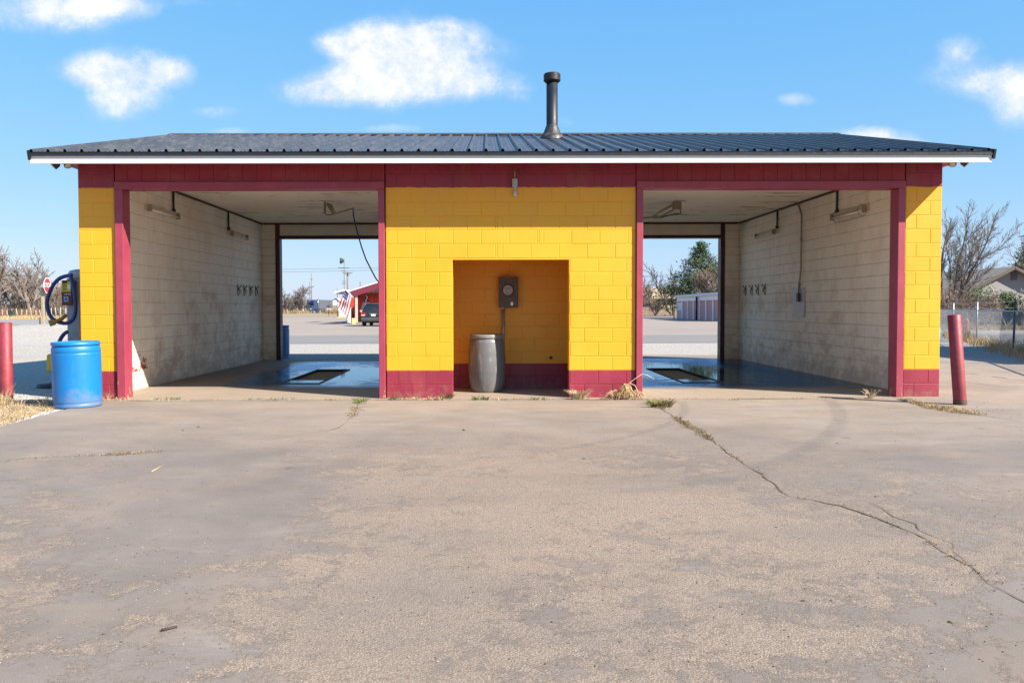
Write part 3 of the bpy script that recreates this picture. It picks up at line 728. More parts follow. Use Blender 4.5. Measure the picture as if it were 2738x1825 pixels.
# front pilasters
mb = MB(); mb.box(XL, LP, .006, T, 0, TOPK * BH); blocks(mb, (XL, .006, 0), (1, 0, 0), (0, -1, 0), LP - XL, 0, TOPK, alt(.41, .205))
mb.build('block_wall', M_PAINT, B)
mb = MB(); mb.box(RP, XR, .006, T, 0, TOPK * BH); blocks(mb, (RP, .006, 0), (1, 0, 0), (0, -1, 0), XR - RP, 0, TOPK, alt(.155, .36))
mb.build('block_wall', M_PAINT, B)
# centre wall with the meter niche
mb = MB()
mb.box(CL, NL, .006, T, 0, TOPK * BH); mb.box(NR, CR, .006, T, 0, TOPK * BH); mb.box(NL, NR, .006, T, NT_, TOPK * BH)
WID = CR - CL; cutn = [(NL - CL, NR - CL, 0, NT_)]; cu = 2.21; cu2 = 1.61
for k in range(TOPK):
    off = .36 if k % 2 == 0 else .157
    if k < 10:
        blocks(mb, (CL, .006, 0), (1, 0, 0), (0, -1, 0), NL - CL, k, k + 1, lambda q: off)
        blocks(mb, (NR, .006, 0), (1, 0, 0), (0, -1, 0), CR - NR, k, k + 1, lambda q: (2.868 if k % 2 == 0 else 3.07) - (NR - CL))
    elif k < 13:
        c = cu if k % 2 else cu2
        blocks(mb, (CL, .006, 0), (1, 0, 0), (0, -1, 0), c, k, k + 1, lambda q: off)
        blocks(mb, (CL + c, .006, 0), (1, 0, 0), (0, -1, 0), WID - c, k, k + 1, lambda q: (.065 if k % 2 else .075))
    else: blocks(mb, (CL, .006, 0), (1, 0, 0), (0, -1, 0), WID, k, k + 1, lambda q: off)
# niche lining
NL2, NR2, NT2 = NL - .45, NR + .45, NT_ + .4          # the space widens behind the front wall
mb.box(NL2 - .1, NL2, T, NB, 0, NT2 + .1); mb.box(NR2, NR2 + .1, T, NB, 0, NT2 + .1); mb.box(NL2 - .1, NR2 + .1, NB + .002, NB + .1, 0, NT2 + .1)
mb.box(NL2, NR2, T, NB, NT2, NT2 + .1)
blocks(mb, (NL2, NB + .002, 0), (1, 0, 0), (0, -1, 0), NR2 - NL2, 0, 12, alt(.30, .10), proud=.004)
blocks(mb, (NL2, .2, 0), (0, 1, 0), (1, 0, 0), NB - .2, 0, 12, alt(.2, .0), proud=.004)
blocks(mb, (NR2, .2, 0), (0, 1, 0), (-1, 0, 0), NB - .2, 0, 12, alt(.2, .0), proud=.004)
mb.build('block_wall', M_PAINT, B)
c = at(1472.5, 955.5, NB)
mb = MB(); mb.tube([(c.x, NB + .05, c.z), (c.x, NB - .035, c.z)], .026, 14); mb.build('drain_pipe', M_BLKPL, B)
# equipment room behind the niche, cream on the bay sides
mb = MB()
for x0, x1, y0, y1, z0, z1 in ((CL, NL2 - .1, T, NB + .1, 0, ZC), (NR2 + .1, CR, T, NB + .1, 0, ZC), (NL2 - .1, NR2 + .1, T, NB + .1, NT2 + .1, ZC), (CL, CR, NB + .1, DEP, 0, ZC)):
    mb.box(x0, x1, y0, y1, z0, z1)
blocks(mb, (CL, T, 0), (0, 1, 0), (-1, 0, 0), DEP - T, 0, 17, alt(.2, .0)); blocks(mb, (CR, T, 0), (0, 1, 0), (1, 0, 0), DEP - T, 0, 17, alt(.2, .0))
mb.build('interior_wall', M_CREAM, B)
# long side walls: cream blocks inside, painted outside
for X0, X1, nin, xin, xout in ((XL, XL + T, 1, XL + T, XL), (XR - T, XR, -1, XR - T, XR)):
    m_ = (X0 + X1) / 2; a, b2 = (m_, X1) if nin > 0 else (X0, m_)
    mb = MB(); mb.box(a, b2, T, DEP, 0, ZC + .02, 1); blocks(mb, (xin, T, 0), (0, 1, 0), (nin, 0, 0), DEP - .4, 0, 17, alt(.2, .0), gap=.009, proud=.005); mb.build('interior_wall', [M_CREAM, M_MORTAR], B)
    a, b2 = (X0, m_) if nin > 0 else (m_, X1)
    mb = MB(); mb.box(a, b2, T, DEP, 0, ZC + .02); blocks(mb, (xout, T, 0), (0, 1, 0), (-nin, 0, 0), DEP - T, 0, 17, alt(.2, .0)); mb.build('block_wall', M_PAINT, B)
# rear wall piers and header
BL0 = at(738, 800, DEP - T).x; BLo = at(755, 800, DEP).x; BR0 = at(1937, 800, DEP - T).x; BRo = at(1919.6, 800, DEP).x
ZT = at(900, 640, DEP).z; ZF = at(900, 630, DEP - T).z
for x0, x1 in ((XL + T + .002, BL0), (BR0, XR - T - .002)):
    mb = MB(); mb.box(x0, x1, DEP - T, DEP - .002, 0, ZC, 1); blocks(mb, (x0, DEP - T, 0), (1, 0, 0), (0, -1, 0), x1 - x0, 0, 17, lambda k: .4063, gap=.011); mb.build('interior_wall', [M_CREAM, M_MORTAR], B)
def planks(mb, x0, x1, y, z0, z1, n, w=.2065, phase=0.0, th=.006, gap=.006):
    x = x0 - phase
    while x < x1 - .01:
        a, b2 = max(x0, x + gap / 2), min(x1, x + w - gap / 2)
        if b2 > a + .01: mb.box(a, b2, min(y, y + n * th), max(y, y + n * th), z0, z1)
        x += w
for x0, x1 in ((BL0, CL - .004), (CR + .004, BR0)):
    mb = MB(); mb.box(x0, x1, DEP - T + .009, DEP - .02, ZF, ZC - .004); planks(mb, x0, x1, DEP - T + .009, ZF, ZC - .03, -1); mb.build('siding', M_CREAM2, B)
for (x0, x1, inner) in ((BL0, BLo, 1), (BRo, BR0, -1)):
    mb = MB(); mb.box(min(x0, x1), max(x0, x1), DEP - T - .022, DEP + .02, .011, ZC - .05)
    a, b2 = (BLo, CL - .004) if inner > 0 else (CR + .004, BRo)
    mb.box(a, b2, DEP - T - .022, DEP + .02, ZT, ZF); mb.build('door_frame', M_DARKTRIM, B)
# front door frames: posts and a head board, proud of the wall
YF = -.042
def px_x(px, Y=YF): return at(px, 824, Y).x
ZH0, ZH1 = at(1000, 504.5, YF).z, at(1000, 485, YF).z
for (a, b2, c_, d) in ((310, 332, 1012.5, 1029), (1702, 1719, 2399, 2418)):
    f = thing('door_frame', None, None); f.parent = B
    for p, q in ((a, b2), (c_, d)):
        mb = MB(); mb.box(px_x(p), px_x(q), YF, T + .004, .011, ZH0); mb.build('post', M_TRIM, f, bevel=.006)
    mb = MB(); mb.box(px_x(a), px_x(d), YF, T + .004, ZH0 + .0005, ZH1); mb.build('header_board', M_TRIM, f, bevel=.006)
# siding over the openings
ZS = at(1314, 436, -.6).z + .012
for (a, b2) in ((px_x(310), px_x(1029)), (px_x(1702), px_x(2418))):
    mb = MB(); mb.box(a, b2, .002, T - .01, ZH1, ZC); planks(mb, a, b2, .002, ZH1, ZS + .105, -1, phase=.03); mb.build('siding', M_MAROON, B)
# ceilings
for x0, x1 in ((XL + T + .001, CL - .001), (CR + .001, XR - T - .001)):
    mb = MB(); y = T + .006; mb.box(x0, x1, T + .006, DEP - T, ZC, ZC + .03)
    while y < DEP - T - .1:
        for dy, w, h in ((.0, .038, .015), (.076, .012, .004), (.114, .012, .004)):
            ya = y + dy; mb.add([(x0, ya, ZC - .0005), (x0, ya + w * .25, ZC - h), (x0, ya + w * .75, ZC - h), (x0, ya + w, ZC - .0005), (x1, ya, ZC - .0005), (x1, ya + w * .25, ZC - h), (x1, ya + w * .75, ZC - h), (x1, ya + w, ZC - .0005)], [(0, 1, 5, 4), (1, 2, 6, 5), (2, 3, 7, 6)])
        y += .152
    mb.build('ceiling', M_CEIL, B)
    mb = MB(); e = .028
    xa = x0 + .007 if x0 < 0 else x1 - .007 - e
    mb.box(xa, xa + e, T + .01, DEP - T - .03, ZC - .05, ZC - .016); mb.box(x0 + .05, x1 - .05, DEP - T - .03, DEP - T - .008, ZC - .05, ZC - .016); mb.build('corner_trim', M_RUST, B)
# roof
EY = -.60; YR = DEP / 2
ze = at(1314, 404.5, EY - .035).z; zr = at(1314, 362, YR).z; RXL, RXR = at(76, 405, EY - .03).x, at(2660, 400, EY - .03).x
sl_ = (zr - ze) / (YR - (EY - .035)); EYB = 2 * YR - (EY - .035)
rib0 = at(1299.4, 405, EY - .035).x
def roof():
    x = rib0 - .2286 * math.ceil((rib0 - RXL) / .2286); pts = [(RXL, 0)]
    while x < RXR:
        for dx, h in ((-.026, 0), (-.013, .036), (.013, .036), (.026, 0), (.085, 0), (.092, .005), (.102, .005), (.109, 0), (.142, 0), (.149, .005), (.159, .005), (.166, 0)):
            if RXL < x + dx < RXR: pts.append((x + dx, h))
        x += .2286
    pts.append((RXR, 0)); k = len(pts)
    for ya, za, yb, zb in ((EY - .035, ze, YR, zr), (EYB, ze, YR, zr)):
        mb = MB(); n = Vector((0, -(zb - za), (yb - ya))).normalized()
        if n.z < 0: n = -n
        lo = [Vector((x, ya, za)) + n * h for x, h in pts]; hi = [Vector((x, yb, zb)) + n * h for x, h in pts]
        mb.add(lo + hi, [(i, i + 1, k + i + 1, k + i) for i in range(k - 1)])
        mb.add([(RXL, ya, za - .012), (RXR, ya, za - .012), (RXR, yb, zb - .012), (RXL, yb, zb - .012)], [(3, 2, 1, 0)])
        # screw heads along the purlins
        for f in (.04, .30, .56, .82):
            x = rib0 - .2286 * math.ceil((rib0 - RXL) / .2286)
            while x < RXR - .1:
                for dx in (.05, .19):
                    if x + dx > RXL + .05:
                        p = Vector((x + dx, ya + (yb - ya) * f, za + (zb - za) * f)) + n * .002; mb.obox(p, (Vector((1, 0, 0)), n.cross(Vector((1, 0, 0))), n), (.006, .006, .004), 1)
                x += .2286
        o = mb.build('roof_panel', [M_ROOF, M_BLACK], B)
    mb = MB()
    for s in (-1, 1):
        y = YR + s * .17; z = zr - sl_ * .17 + .04
        mb.add([(RXL - .04, YR, zr + .05), (RXR + .04, YR, zr + .05), (RXR + .04, y, z), (RXL - .04, y, z)], [(0, 1, 2, 3)]); mb.add([(RXL - .04, y, z), (RXR + .04, y, z), (RXR + .04, y, z - .022), (RXL - .04, y, z - .022)], [(0, 1, 2, 3)])
    mb.build('ridge_cap', M_ROOF, B)
    mb = MB()      # drip trim under the ribs, front and rear, and rakes at the gable ends
    mb.box(RXL + .01, RXR - .01, EY - .030, EY - .004, ze - .050, ze - .004); mb.box(RXL + .01, RXR - .01, EYB - .030, EYB - .004, ze - .050, ze - .004)
    for X in (RXL, RXR):
        for ya, yb in ((EY - .035, YR), (EYB, YR)):
            mb.beam((X, ya, ze - .045), (X, yb, zr - .045), .03, .13)
    mb.build('roof_trim', M_BLACK, B)
roof()
FXL, FXR = at(80.5, 425, EY).x, at(2652, 425, EY).x
zf1, zf0 = at(1314, 413, EY).z, at(1314, 435.3, EY).z
yb = 2 * YR - EY
for y0, y1 in ((EY, EY + .03), (yb - .03, yb)): mb = MB(); mb.box(FXL, FXR, y0, y1, zf0, zf1 + .03); mb.build('fascia', M_WHITE, B)
mb = MB(); z = zf0 + .125
mb.box(FXL + .035, FXR - .035, EY + .032, -.001, z, z + .012); mb.box(FXL + .035, FXR - .035, DEP + .001, yb - .032, z, z + .012)
mb.box(FXL + .035, XL - .002, -.001, DEP + .001, z, z + .012); mb.box(XR + .002, FXR - .035, -.001, DEP + .001, z, z + .012)
mb.build('soffit', M_MAROON, B)
mb = MB()
for x0, x1 in ((XL + .004, XL + .1), (XR - .1, XR - .004)):
    mb.prism([(.0, ZC + .03), (DEP, ZC + .03), (DEP, ze + .02), (YR, zr - .06), (0, ze + .02)], lambda u, w, d: (d, u, w), x0, x1)
mb.box(XL + .1, XR - .1, .02, T, ZC + .03, ze); mb.box(XL + .1, XR - .1, DEP - T, DEP - .02, ZC + .03, ze)
mb.build('gable', M_MAROON, B)
# flue pipe
cp = at(1476, 374, 3.1); cx, cy, cz = cp.x, 3.1, ze + sl_ * (3.1 - EY + .035)
ft = at(1474, 198, cy).z
mb = MB(); mb.lathe([(.103, cz - .1), (.103, ft - .05), (.09, ft - .05), (.09, ft - .2)], 28, Matrix.Translation((cx, cy, 0))); fl = mb.build('flue_pipe', simple('flue_black', (.006, .009, .017), .5, .0, var=.25, scale=4), B)
mb = MB(); prof = [(.09, ft - .16), (.125, ft - .155), (.15, ft - .13)]
for i in range(5): prof += [(.154, ft - .125 + i * .024), (.154, ft - .112 + i * .024), (.147, ft - .108 + i * .024)]
prof += [(.14, ft + .0), (.10, ft + .012), (.001, ft + .014)]
mb.lathe(prof, 28, Matrix.Translation((cx, cy, 0))); mb.build('cap', simple('flue_cap', (.030, .026, .024), .5, .4, var=.4, scale=30), fl)
mb = MB(); prof = [(.215, -.02), (.205, .02), (.175, .05), (.15, .085), (.128, .14), (.114, .185), (.103, .20)]
Mfl = Matrix.Translation((cx, cy, cz + .03)); mb.lathe(prof, 28, Mfl)
for v in mb.v: v.z += sl_ * (v.y - cy) * max(0, 1 - (v.z - cz) / .24)
mb.build('flashing', simple('tarred_flashing', (.035, .035, .038), .5, .2, var=.6, scale=12, dirt=(.22, .20, .18), dirt_amt=.6, bumpS=.6, bscale=25), fl)

# ------------------------------------------------------------------ drain pits
for (a, b2, c_, d), lab in zip(PITS, ('dark sunken drain pit in the wet floor of the blue hose bay', 'dark sunken drain pit in the wet floor of the grey wall panel bay')):
    t_ = thing('drain_pit', lab, 'drain', ((a + b2) / 2, c_, 0))
    mb = MB(); z = -.07; mb.quad((a, c_, z), (b2, c_, z), (b2, d, z), (a, d, z))
    for p, q in (((a, c_), (b2, c_)), ((b2, c_), (b2, d)), ((b2, d), (a, d)), ((a, d), (a, c_))): mb.quad((*p, z), (*q, z), (*q, .009), (*p, .009))
    mb.build('basin', simple('pit_sludge', (.020, .015, .011), .75, var=.4, scale=8, coords='pos'), t_)
    mb = MB(); w = .016; f0 = 2.28
    mb.box(a - w, a, f0, d + w, .0105, .024); mb.box(b2, b2 + w, f0, d + w, .0105, .024); mb.box(a, b2, d, d + w, .0105, .024); mb.box(a, b2, f0, f0 + w, .0105, .024)
    mb.build('rim', M_BOXBR, t_)

# ------------------------------------------------------------------ electric meter in the niche
M0 = at(1359, 781, NB - .14)
mt = thing('electric_meter', 'weathered electric meter box with round glass dial on the back of the niche', 'meter', (M0.x, NB, M0.z))
a, b2 = at(1334, 821, NB - .14), at(1384, 741, NB - .14)
mb = MB(); mb.box(a.x, b2.x, NB - .14, NB - .008, a.z, b2.z); mb.box(a.x - .006, b2.x + .006, NB - .15, NB - .142, a.z - .006, b2.z + .006); mb.build('box', M_BOXBR, mt, bevel=.005)
dc = at(1358, 775.5, NB - .16); rx = Matrix.Translation((dc.x, NB - .15, dc.z)) @ Matrix.Rotation(pi / 2, 4, 'X')
mb = MB(); mb.lathe([(.094, 0), (.094, .018), (.080, .022), (.076, .020)], 32, rx); dial = mb.build('dial_ring', M_BOXBR, mt)
mb = MB(); mb.lathe([(.001, .016), (.077, .016)], 32, rx); mb.build('dial_face', simple('dial_face_paint', (.58, .56, .53), .3, var=.05), dial)
mb = MB()
for i, (w, h, dx, dz) in enumerate(((.075, .012, .008, .028), (.03, .006, -.05, .027), (.014, .010, -.03, -.006), (.014, .010, .036, -.006), (.05, .004, .0, .008), (.08, .004, 0, -.024), (.05, .004, 0, -.035), (.06, .003, 0, -.046))):
    x, z = dc.x + dx, dc.z + dz; mb.box(x - w / 2, x + w / 2, NB - .1675, NB - .1665, z - h / 2, z + h / 2)
mb.build('dial_marks', simple('dial_ink', (.07, .07, .075), .5), dial)
mb = MB(); ball = MB(); mb.lathe([(.079, .018), (.078, .045), (.066, .062), (.04, .072), (.001, .075)], 28, rx)
g, t, b = material('meter_glass'); b.inputs['Transmission Weight'].default_value = 1.0; b.inputs['Roughness'].default_value = .02; b.inputs['IOR'].default_value = 1.25
mb.build('glass_dome', g, dial)
c = at(1368.7, 811.6, NB - .15); mb = MB(); mb.box(c.x - .02, c.x + .02, NB - .1525, NB - .151, c.z - .028, c.z + .028); mb.build('sticker', M_WHT, mt)
c = at(1345.5, 860, NB - .08); mb = MB(); mb.tube([(c.x, NB - .075, .012), (c.x, NB - .075, a.z + .01)], .027, 14); mb.lathe([(.036, a.z - .03), (.036, a.z - .001)], 14, Matrix.Translation((c.x, NB - .075, 0))); mb.build('conduit', M_GALV, mt)

# ------------------------------------------------------------------ small lamp over the niche
p0, p1 = at(1376, 437, -.05), at(1377, 475, -.05)
lt = thing('wall_lamp', 'bare bulb socket under a grey junction box on maroon band', 'lamp', (p0.x, 0, p1.z))
mb = MB(); mb.tube([(p0.x, -.03, zf0 + .02), (p0.x + .003, -.03, p1.z)], .0105, 8); mb.build('conduit', M_BEIGEMET, lt)
q0, q1 = at(1370, 500.5, -.07), at(1384, 477, -.07)
mb = MB(); mb.box(q0.x, q1.x, -.062, -.001, q0.z, q1.z); mb.build('junction_box', simple('grey_enamel_box', (.33, .33, .31), .45, .1), lt, bevel=.004)
s0 = at(1377, 501, -.04)
mb = MB(); mb.lathe([(.013, q0.z), (.013, q0.z - .04), (.028, q0.z - .055), (.028, q0.z - .105), (.018, q0.z - .125), (.001, q0.z - .126)], 14, Matrix.Translation((s0.x, -.035, 0))); mb.build('bulb_socket', simple('porcelain', (.50, .46, .42), .35), lt)

# ------------------------------------------------------------------ fluorescent wall lights
def tube_light(side, pa, pb, pcx, ctop, label, guard=False):
    X = XL + T if side > 0 else XR - T
    a, b2 = atx(*pa, X + side * .05), atx(*pb, X + side * .05)
    y0, y1 = min(a.y, b2.y), max(a.y, b2.y); z = (a.z + b2.z) / 2
    r = thing('wall_light', label, 'light fixture', (X, (y0 + y1) / 2, z), group='tube lights on the bay walls')
    fx = lambda d: X + side * d
    mb = MB(); mb.box(min(fx(.006), fx(.07)), max(fx(.006), fx(.07)), y0, y1, z - .045, z + .055); mb.build('housing', M_LAMPW, r, bevel=.006)
    mb = MB(); mb.tube([(fx(.095), y0 + .03, z - .04), (fx(.095), y1 - .03, z - .04)], .02, 12); mb.build('tube', M_TUBE, r)
    for y in (y0 + .015, y1 - .015):
        mb = MB(); mb.box(min(fx(.05), fx(.125)), max(fx(.05), fx(.125)), y - .018, y + .018, z - .07, z + .04); mb.build('end_cap', M_BEIGEMET, r, bevel=.004)
    c = atx(*pcx, X + side * .03)
    yy = min(max(c.y, y0 - .03), y1 + .03)
    mb = MB(); mb.tube([(fx(.03), yy, ZC - .05), (fx(.028), yy + .004, (z + ZC) / 2), (fx(.034), yy, z + .10)], .019, 10); mb.tube([(fx(.034), yy, z + .11), (fx(.034), yy, z + .05)], .032, 10); mb.build('conduit', M_BLKPL, r)
    if guard:
        mb = MB()
        for y in (y0 + .13, y1 - .13): mb.tube([(fx(.06) + side * .085 * sin(t_), y, z - .02 + .10 * cos(t_)) for t_ in [i * 2 * pi / 16 for i in range(17)]], .0035, 5)
        for t_ in (pi * .5, pi): mb.tube([(fx(.06) + side * .085 * sin(t_), y0 + .13, z - .02 + .10 * cos(t_)), (fx(.06) + side * .085 * sin(t_), y1 - .13, z - .02 + .10 * cos(t_))], .0035, 5)
        mb.build('wire_guard', M_BLKPL, r)
    return r
tube_light(1, (393, 552), (471, 577), (464, 540), 0, 'tube light nearest the street on the bay wall with red paint chips')
tube_light(1, (615, 621), (656, 634), (608, 600), 0, 'tube light deeper in above mat clips on the bay wall with red paint chips')
tube_light(-1, (2318, 560), (2230, 575), (2238, 540), 0, 'tube light with bent wire guard on the wall with the grey panel', True)
tube_light(-1, (2074, 617), (2026, 630), (2078, 590), 0, 'tube light without wire guard, on the wall with the grey panel')

# ------------------------------------------------------------------ grey panel with conduit
X = XR - T
a, b2 = atx(2151, 848, X - .02), atx(2121, 769, X - .02)
y0, y1, z0, z1 = a.y, b2.y, a.z, b2.z
pn = thing('control_panel', 'grey metal plate with switch box and long conduit on the bay wall', 'panel', (X, (y0 + y1) / 2, z0))
mb = MB(); mb.box(X - .03, X - .0075, min(y0, y1), max(y0, y1), min(z0, z1), max(z0, z1)); mb.build('plate', simple('panel_grey', (.46, .45, .47), .5, .2, var=.08), pn, bevel=.004)
mb = MB()
for y in (min(y0, y1) + .03, max(y0, y1) - .03):
    for z in (min(z0, z1) + .04, max(z0, z1) - .04): mb.tube([(X - .034, y, z), (X - .03, y, z)], .009, 8)
mb.build('screw_heads', M_RUST, pn)['kind'] = 'stuff'
c, d = atx(2134, 806, X - .06), atx(2134, 786, X - .06); yc = c.y
mb = MB(); mb.box(X - .085, X - .031, yc - .05, yc + .05, c.z, d.z + .02); mb.build('switch_box', M_BOXBR, pn, bevel=.006)
k = [atx(*q, X - .045) for q in ((2137, 760), (2141, 720), (2141, 640), (2140, 575), (2135, 548))]
mb = MB(); pts = [(X - .055, yc, d.z + .02), (X - .045, k[0].y, k[0].z), (X - .04, k[1].y, k[1].z), (X - .04, k[1].y - .0, k[2].z), (X - .04, k[1].y, k[3].z), (X - .05, k[1].y + .16, ZC - .05)]
mb.tube(pts, .017, 10)
for q in (1, 3): mb.tube([(X - .04, pts[q][1], pts[q][2] - .03), (X - .04, pts[q][1], pts[q][2] + .03)], .026, 10)
mb.build('conduit', M_BEIGEMET, pn)

# ------------------------------------------------------------------ spring clips for floor mats
def clip(X, s, y, z, label):
    r = thing('mat_clip', label, 'clip', (X, y, z), group='floor mat clips on the bay walls')
    f = lambda d, dy, dz: (X + s * d, y + dy, z + dz)
    mb = MB(); mb.box(min(X + s * .007, X + s * .014), max(X + s * .007, X + s * .014), y - .022, y + .022, z - .13, z + .13); mb.build('back_plate', M_RUST, r, world=True)
    mb = MB()
    mb.tube([f(.014, .0, .03), f(.065, .0, .08), f(.085, .0, .13)], [.012, .010, .007], 6); mb.tube([f(.014, 0, .03), f(.06, 0, -.02), f(.045, 0, -.085)], [.012, .012, .009], 6); mb.build('jaw', M_RUST, r)
    mb = MB(); mb.tube([f(.045, -.035, .01), f(.045, .035, .01)], .018, 8); mb.build('spring', simple('spring_steel', (.33, .26, .2), .5, .5), r)
for X, s, pts, wall in ((XL + T, 1, ((640, 776), (656, 776.5), (672, 777), (687, 777)), 'with red paint chips'), (XR - T, -1, ((1991, 776), (2007.5, 775.5), (2024, 775), (2042, 773)), 'with the grey panel')):
    order = ('farthest from the back corner', 'third from the back corner', 'second from the back corner', 'nearest the back corner')
    if s < 0: order = order[::-1]
    for (px, py), o in zip(pts, order):
        q = atx(px, py, X + s * .04); clip(X, s, q.y, q.z, 'rusty mat clip %s on the wall %s' % (o, wall))

# ------------------------------------------------------------------ swivel booms on the ceilings
def on_ceiling(px, py, z): return gr(px, py, z)
c0 = gr(871, 538.5, ZC - .02); Yb = c0.y
bo = thing('wash_boom', 'folded swivel boom with long blue hose under the ceiling', 'boom', (c0.x, Yb, ZC), group='wash booms')
mb = MB(); mb.box(c0.x - .11, c0.x + .11, Yb - .09, Yb + .09, ZC - .03, ZC - .0165); mb.build('ceiling_plate', M_LAMPW, bo, bevel=.004)
p1 = at(871, 572, Yb); mb = MB(); mb.box(c0.x - .035, c0.x - .005, Yb - .05, Yb + .05, p1.z, ZC - .03); mb.build('post', M_BEIGEMET, bo, bevel=.004)
a, b2 = at(874, 543, Yb - .05), at(892, 571, Yb - .05)
mb = MB(); mb.beam(a, b2, .03, .05); mb.beam(a + Vector((.045, .03, .0)), b2 + Vector((.03, .03, .03)), .018, .018); e0 = a.lerp(b2, .35); e1 = a.lerp(b2, .72); mb.tube([e0 + Vector((.03, -.03, .03)), e1 + Vector((.03, -.03, .03))], .026, 10); mb.build('upper_arm', M_BEIGEMET, bo)
c, d = at(888, 573, Yb - .05), at(944, 557.5, Yb - .08)
mb = MB(); mb.beam(c, d, .022, .030); mb.tube([at(871, 574, Yb), at(876, 574.5, Yb), at(889, 574, Yb - .03)], .013, 8); mb.build('lower_arm', M_BEIGEMET, bo)
hp = [at(*q, Yb - .08 + k_ * .04) for k_, q in enumerate(((944.5, 558), (945, 575), (948, 592), (953, 612), (959, 634), (967, 661), (978, 692), (990, 716), (1003, 741), (1015, 758)))]
hp += [Vector((CL - .35, hp[-1].y + .1, hp[-1].z - .18)), Vector((CL - .16, hp[-1].y + .15, hp[-1].z - .22)), Vector((CL - .06, hp[-1].y + .15, hp[-1].z - .05))]
mb = MB(); mb.tube(hp, .0135, 8); mb.build('hose', M_HOSEB, bo)
mb = MB(); mb.tube([hp[0] + Vector((0, 0, .02)), hp[0] - Vector((0, 0, .09))], .02, 8); mb.build('swivel', M_GALV, bo)
c0 = gr(1815, 538.5, ZC - .02); Yb = c0.y
bo = thing('wash_boom', 'swivel boom with black hose and square bracket under the ceiling', 'boom', (c0.x, Yb, ZC), group='wash booms')
mb = MB(); mb.box(c0.x - .11, c0.x + .13, Yb - .09, Yb + .09, ZC - .03, ZC - .0165); mb.build('ceiling_plate', M_LAMPW, bo, bevel=.004)
a, b2 = at(1799.5, 561.5, Yb), at(1817, 543.5, Yb); mb = MB(); mb.box(a.x, b2.x, Yb - .07, Yb + .07, a.z, ZC - .03); d = at(1821, 562, Yb); mb.box(d.x - .03, d.x + .008, Yb - .02, Yb + .02, d.z, ZC - .03); mb.build('post', M_BEIGEMET, bo, bevel=.004)
mb = MB(); mb.beam(at(1797, 549, Yb - .03), at(1765, 565.5, Yb - .03), .045, .05); mb.beam(at(1765, 566, Yb - .03), at(1747, 578, Yb - .03), .03, .03); mb.beam(at(1800, 561, Yb + .02), at(1768, 578, Yb + .02), .03, .035); mb.build('upper_arm', M_BEIGEMET, bo)
mb = MB(); mb.beam(at(1770, 580, Yb - .03), at(1745, 580.5, Yb - .05), .035, .06); mb.beam(at(1745, 581, Yb - .05), at(1700, 584, Yb - .1), .03, .03); mb.build('lower_arm', M_BEIGEMET, bo)
mb = MB(); mb.tube([at(*q, Yb) for q in ((1819, 563), (1820, 571), (1812, 572), (1796, 574), (1782, 577), (1771, 580))], .013, 8)
q = at(1700, 585, Yb - .1); mb.tube([q, q + Vector((-.05, 0, -.4)), q + Vector((-.22, .05, -1.2)), Vector((CR + .3, Yb - .05, 1.3)), Vector((CR + .06, Yb, 1.2)), Vector((CR + .04, Yb, 1.35))], .0135, 8); mb.build('hose', M_HOSEK, bo)

# ------------------------------------------------------------------ twin floodlights under the gable overhangs
def flood(pxs, label, tilt):
    pts = [at(px, py, -.18) for px, py in pxs]; cx = sum(p.x for p in pts) / 2; zt = zf0 + .125
    r = thing('floodlight', label, 'floodlight', (cx, -.18, zt), group='twin floodlights')
    mb = MB(); mb.box(cx - .06, cx + .06, -.23, -.13, zt - .03, zt - .001); mb.build('mount', M_BLKPL, r, bevel=.004)
    for p, tl in zip(pts, tilt):
        d = Vector((tl, -.35, -.75)).normalized(); q = Vector((p.x, -.18, p.z + .02)); Mx = Matrix.Translation(q) @ d.to_track_quat('Z', 'Y').to_matrix().to_4x4()
        mb = MB(); mb.lathe([(.001, -.075), (.02, -.07), (.032, -.04), (.05, -.01), (.052, .055), (.045, .055)], 16, Mx); h = mb.build('lamp_head', M_BLKPL, r)
        mb = MB(); mb.lathe([(.046, .05), (.03, .06), (.001, .065)], 16, Mx); mb.build('lens', M_LAMPW, h)
        mb = MB(); mb.tube([(cx, -.18, zt - .02), q], .012, 6); mb.build('arm', M_BLKPL, r)
flood(((151, 443), (180, 440)), 'twin black floodlight under the eave above the blue barrel', (-.75, .35))
flood(((2548, 436), (2577, 437)), 'twin black floodlight under the eave above the leaning bollard', (-.35, .75))
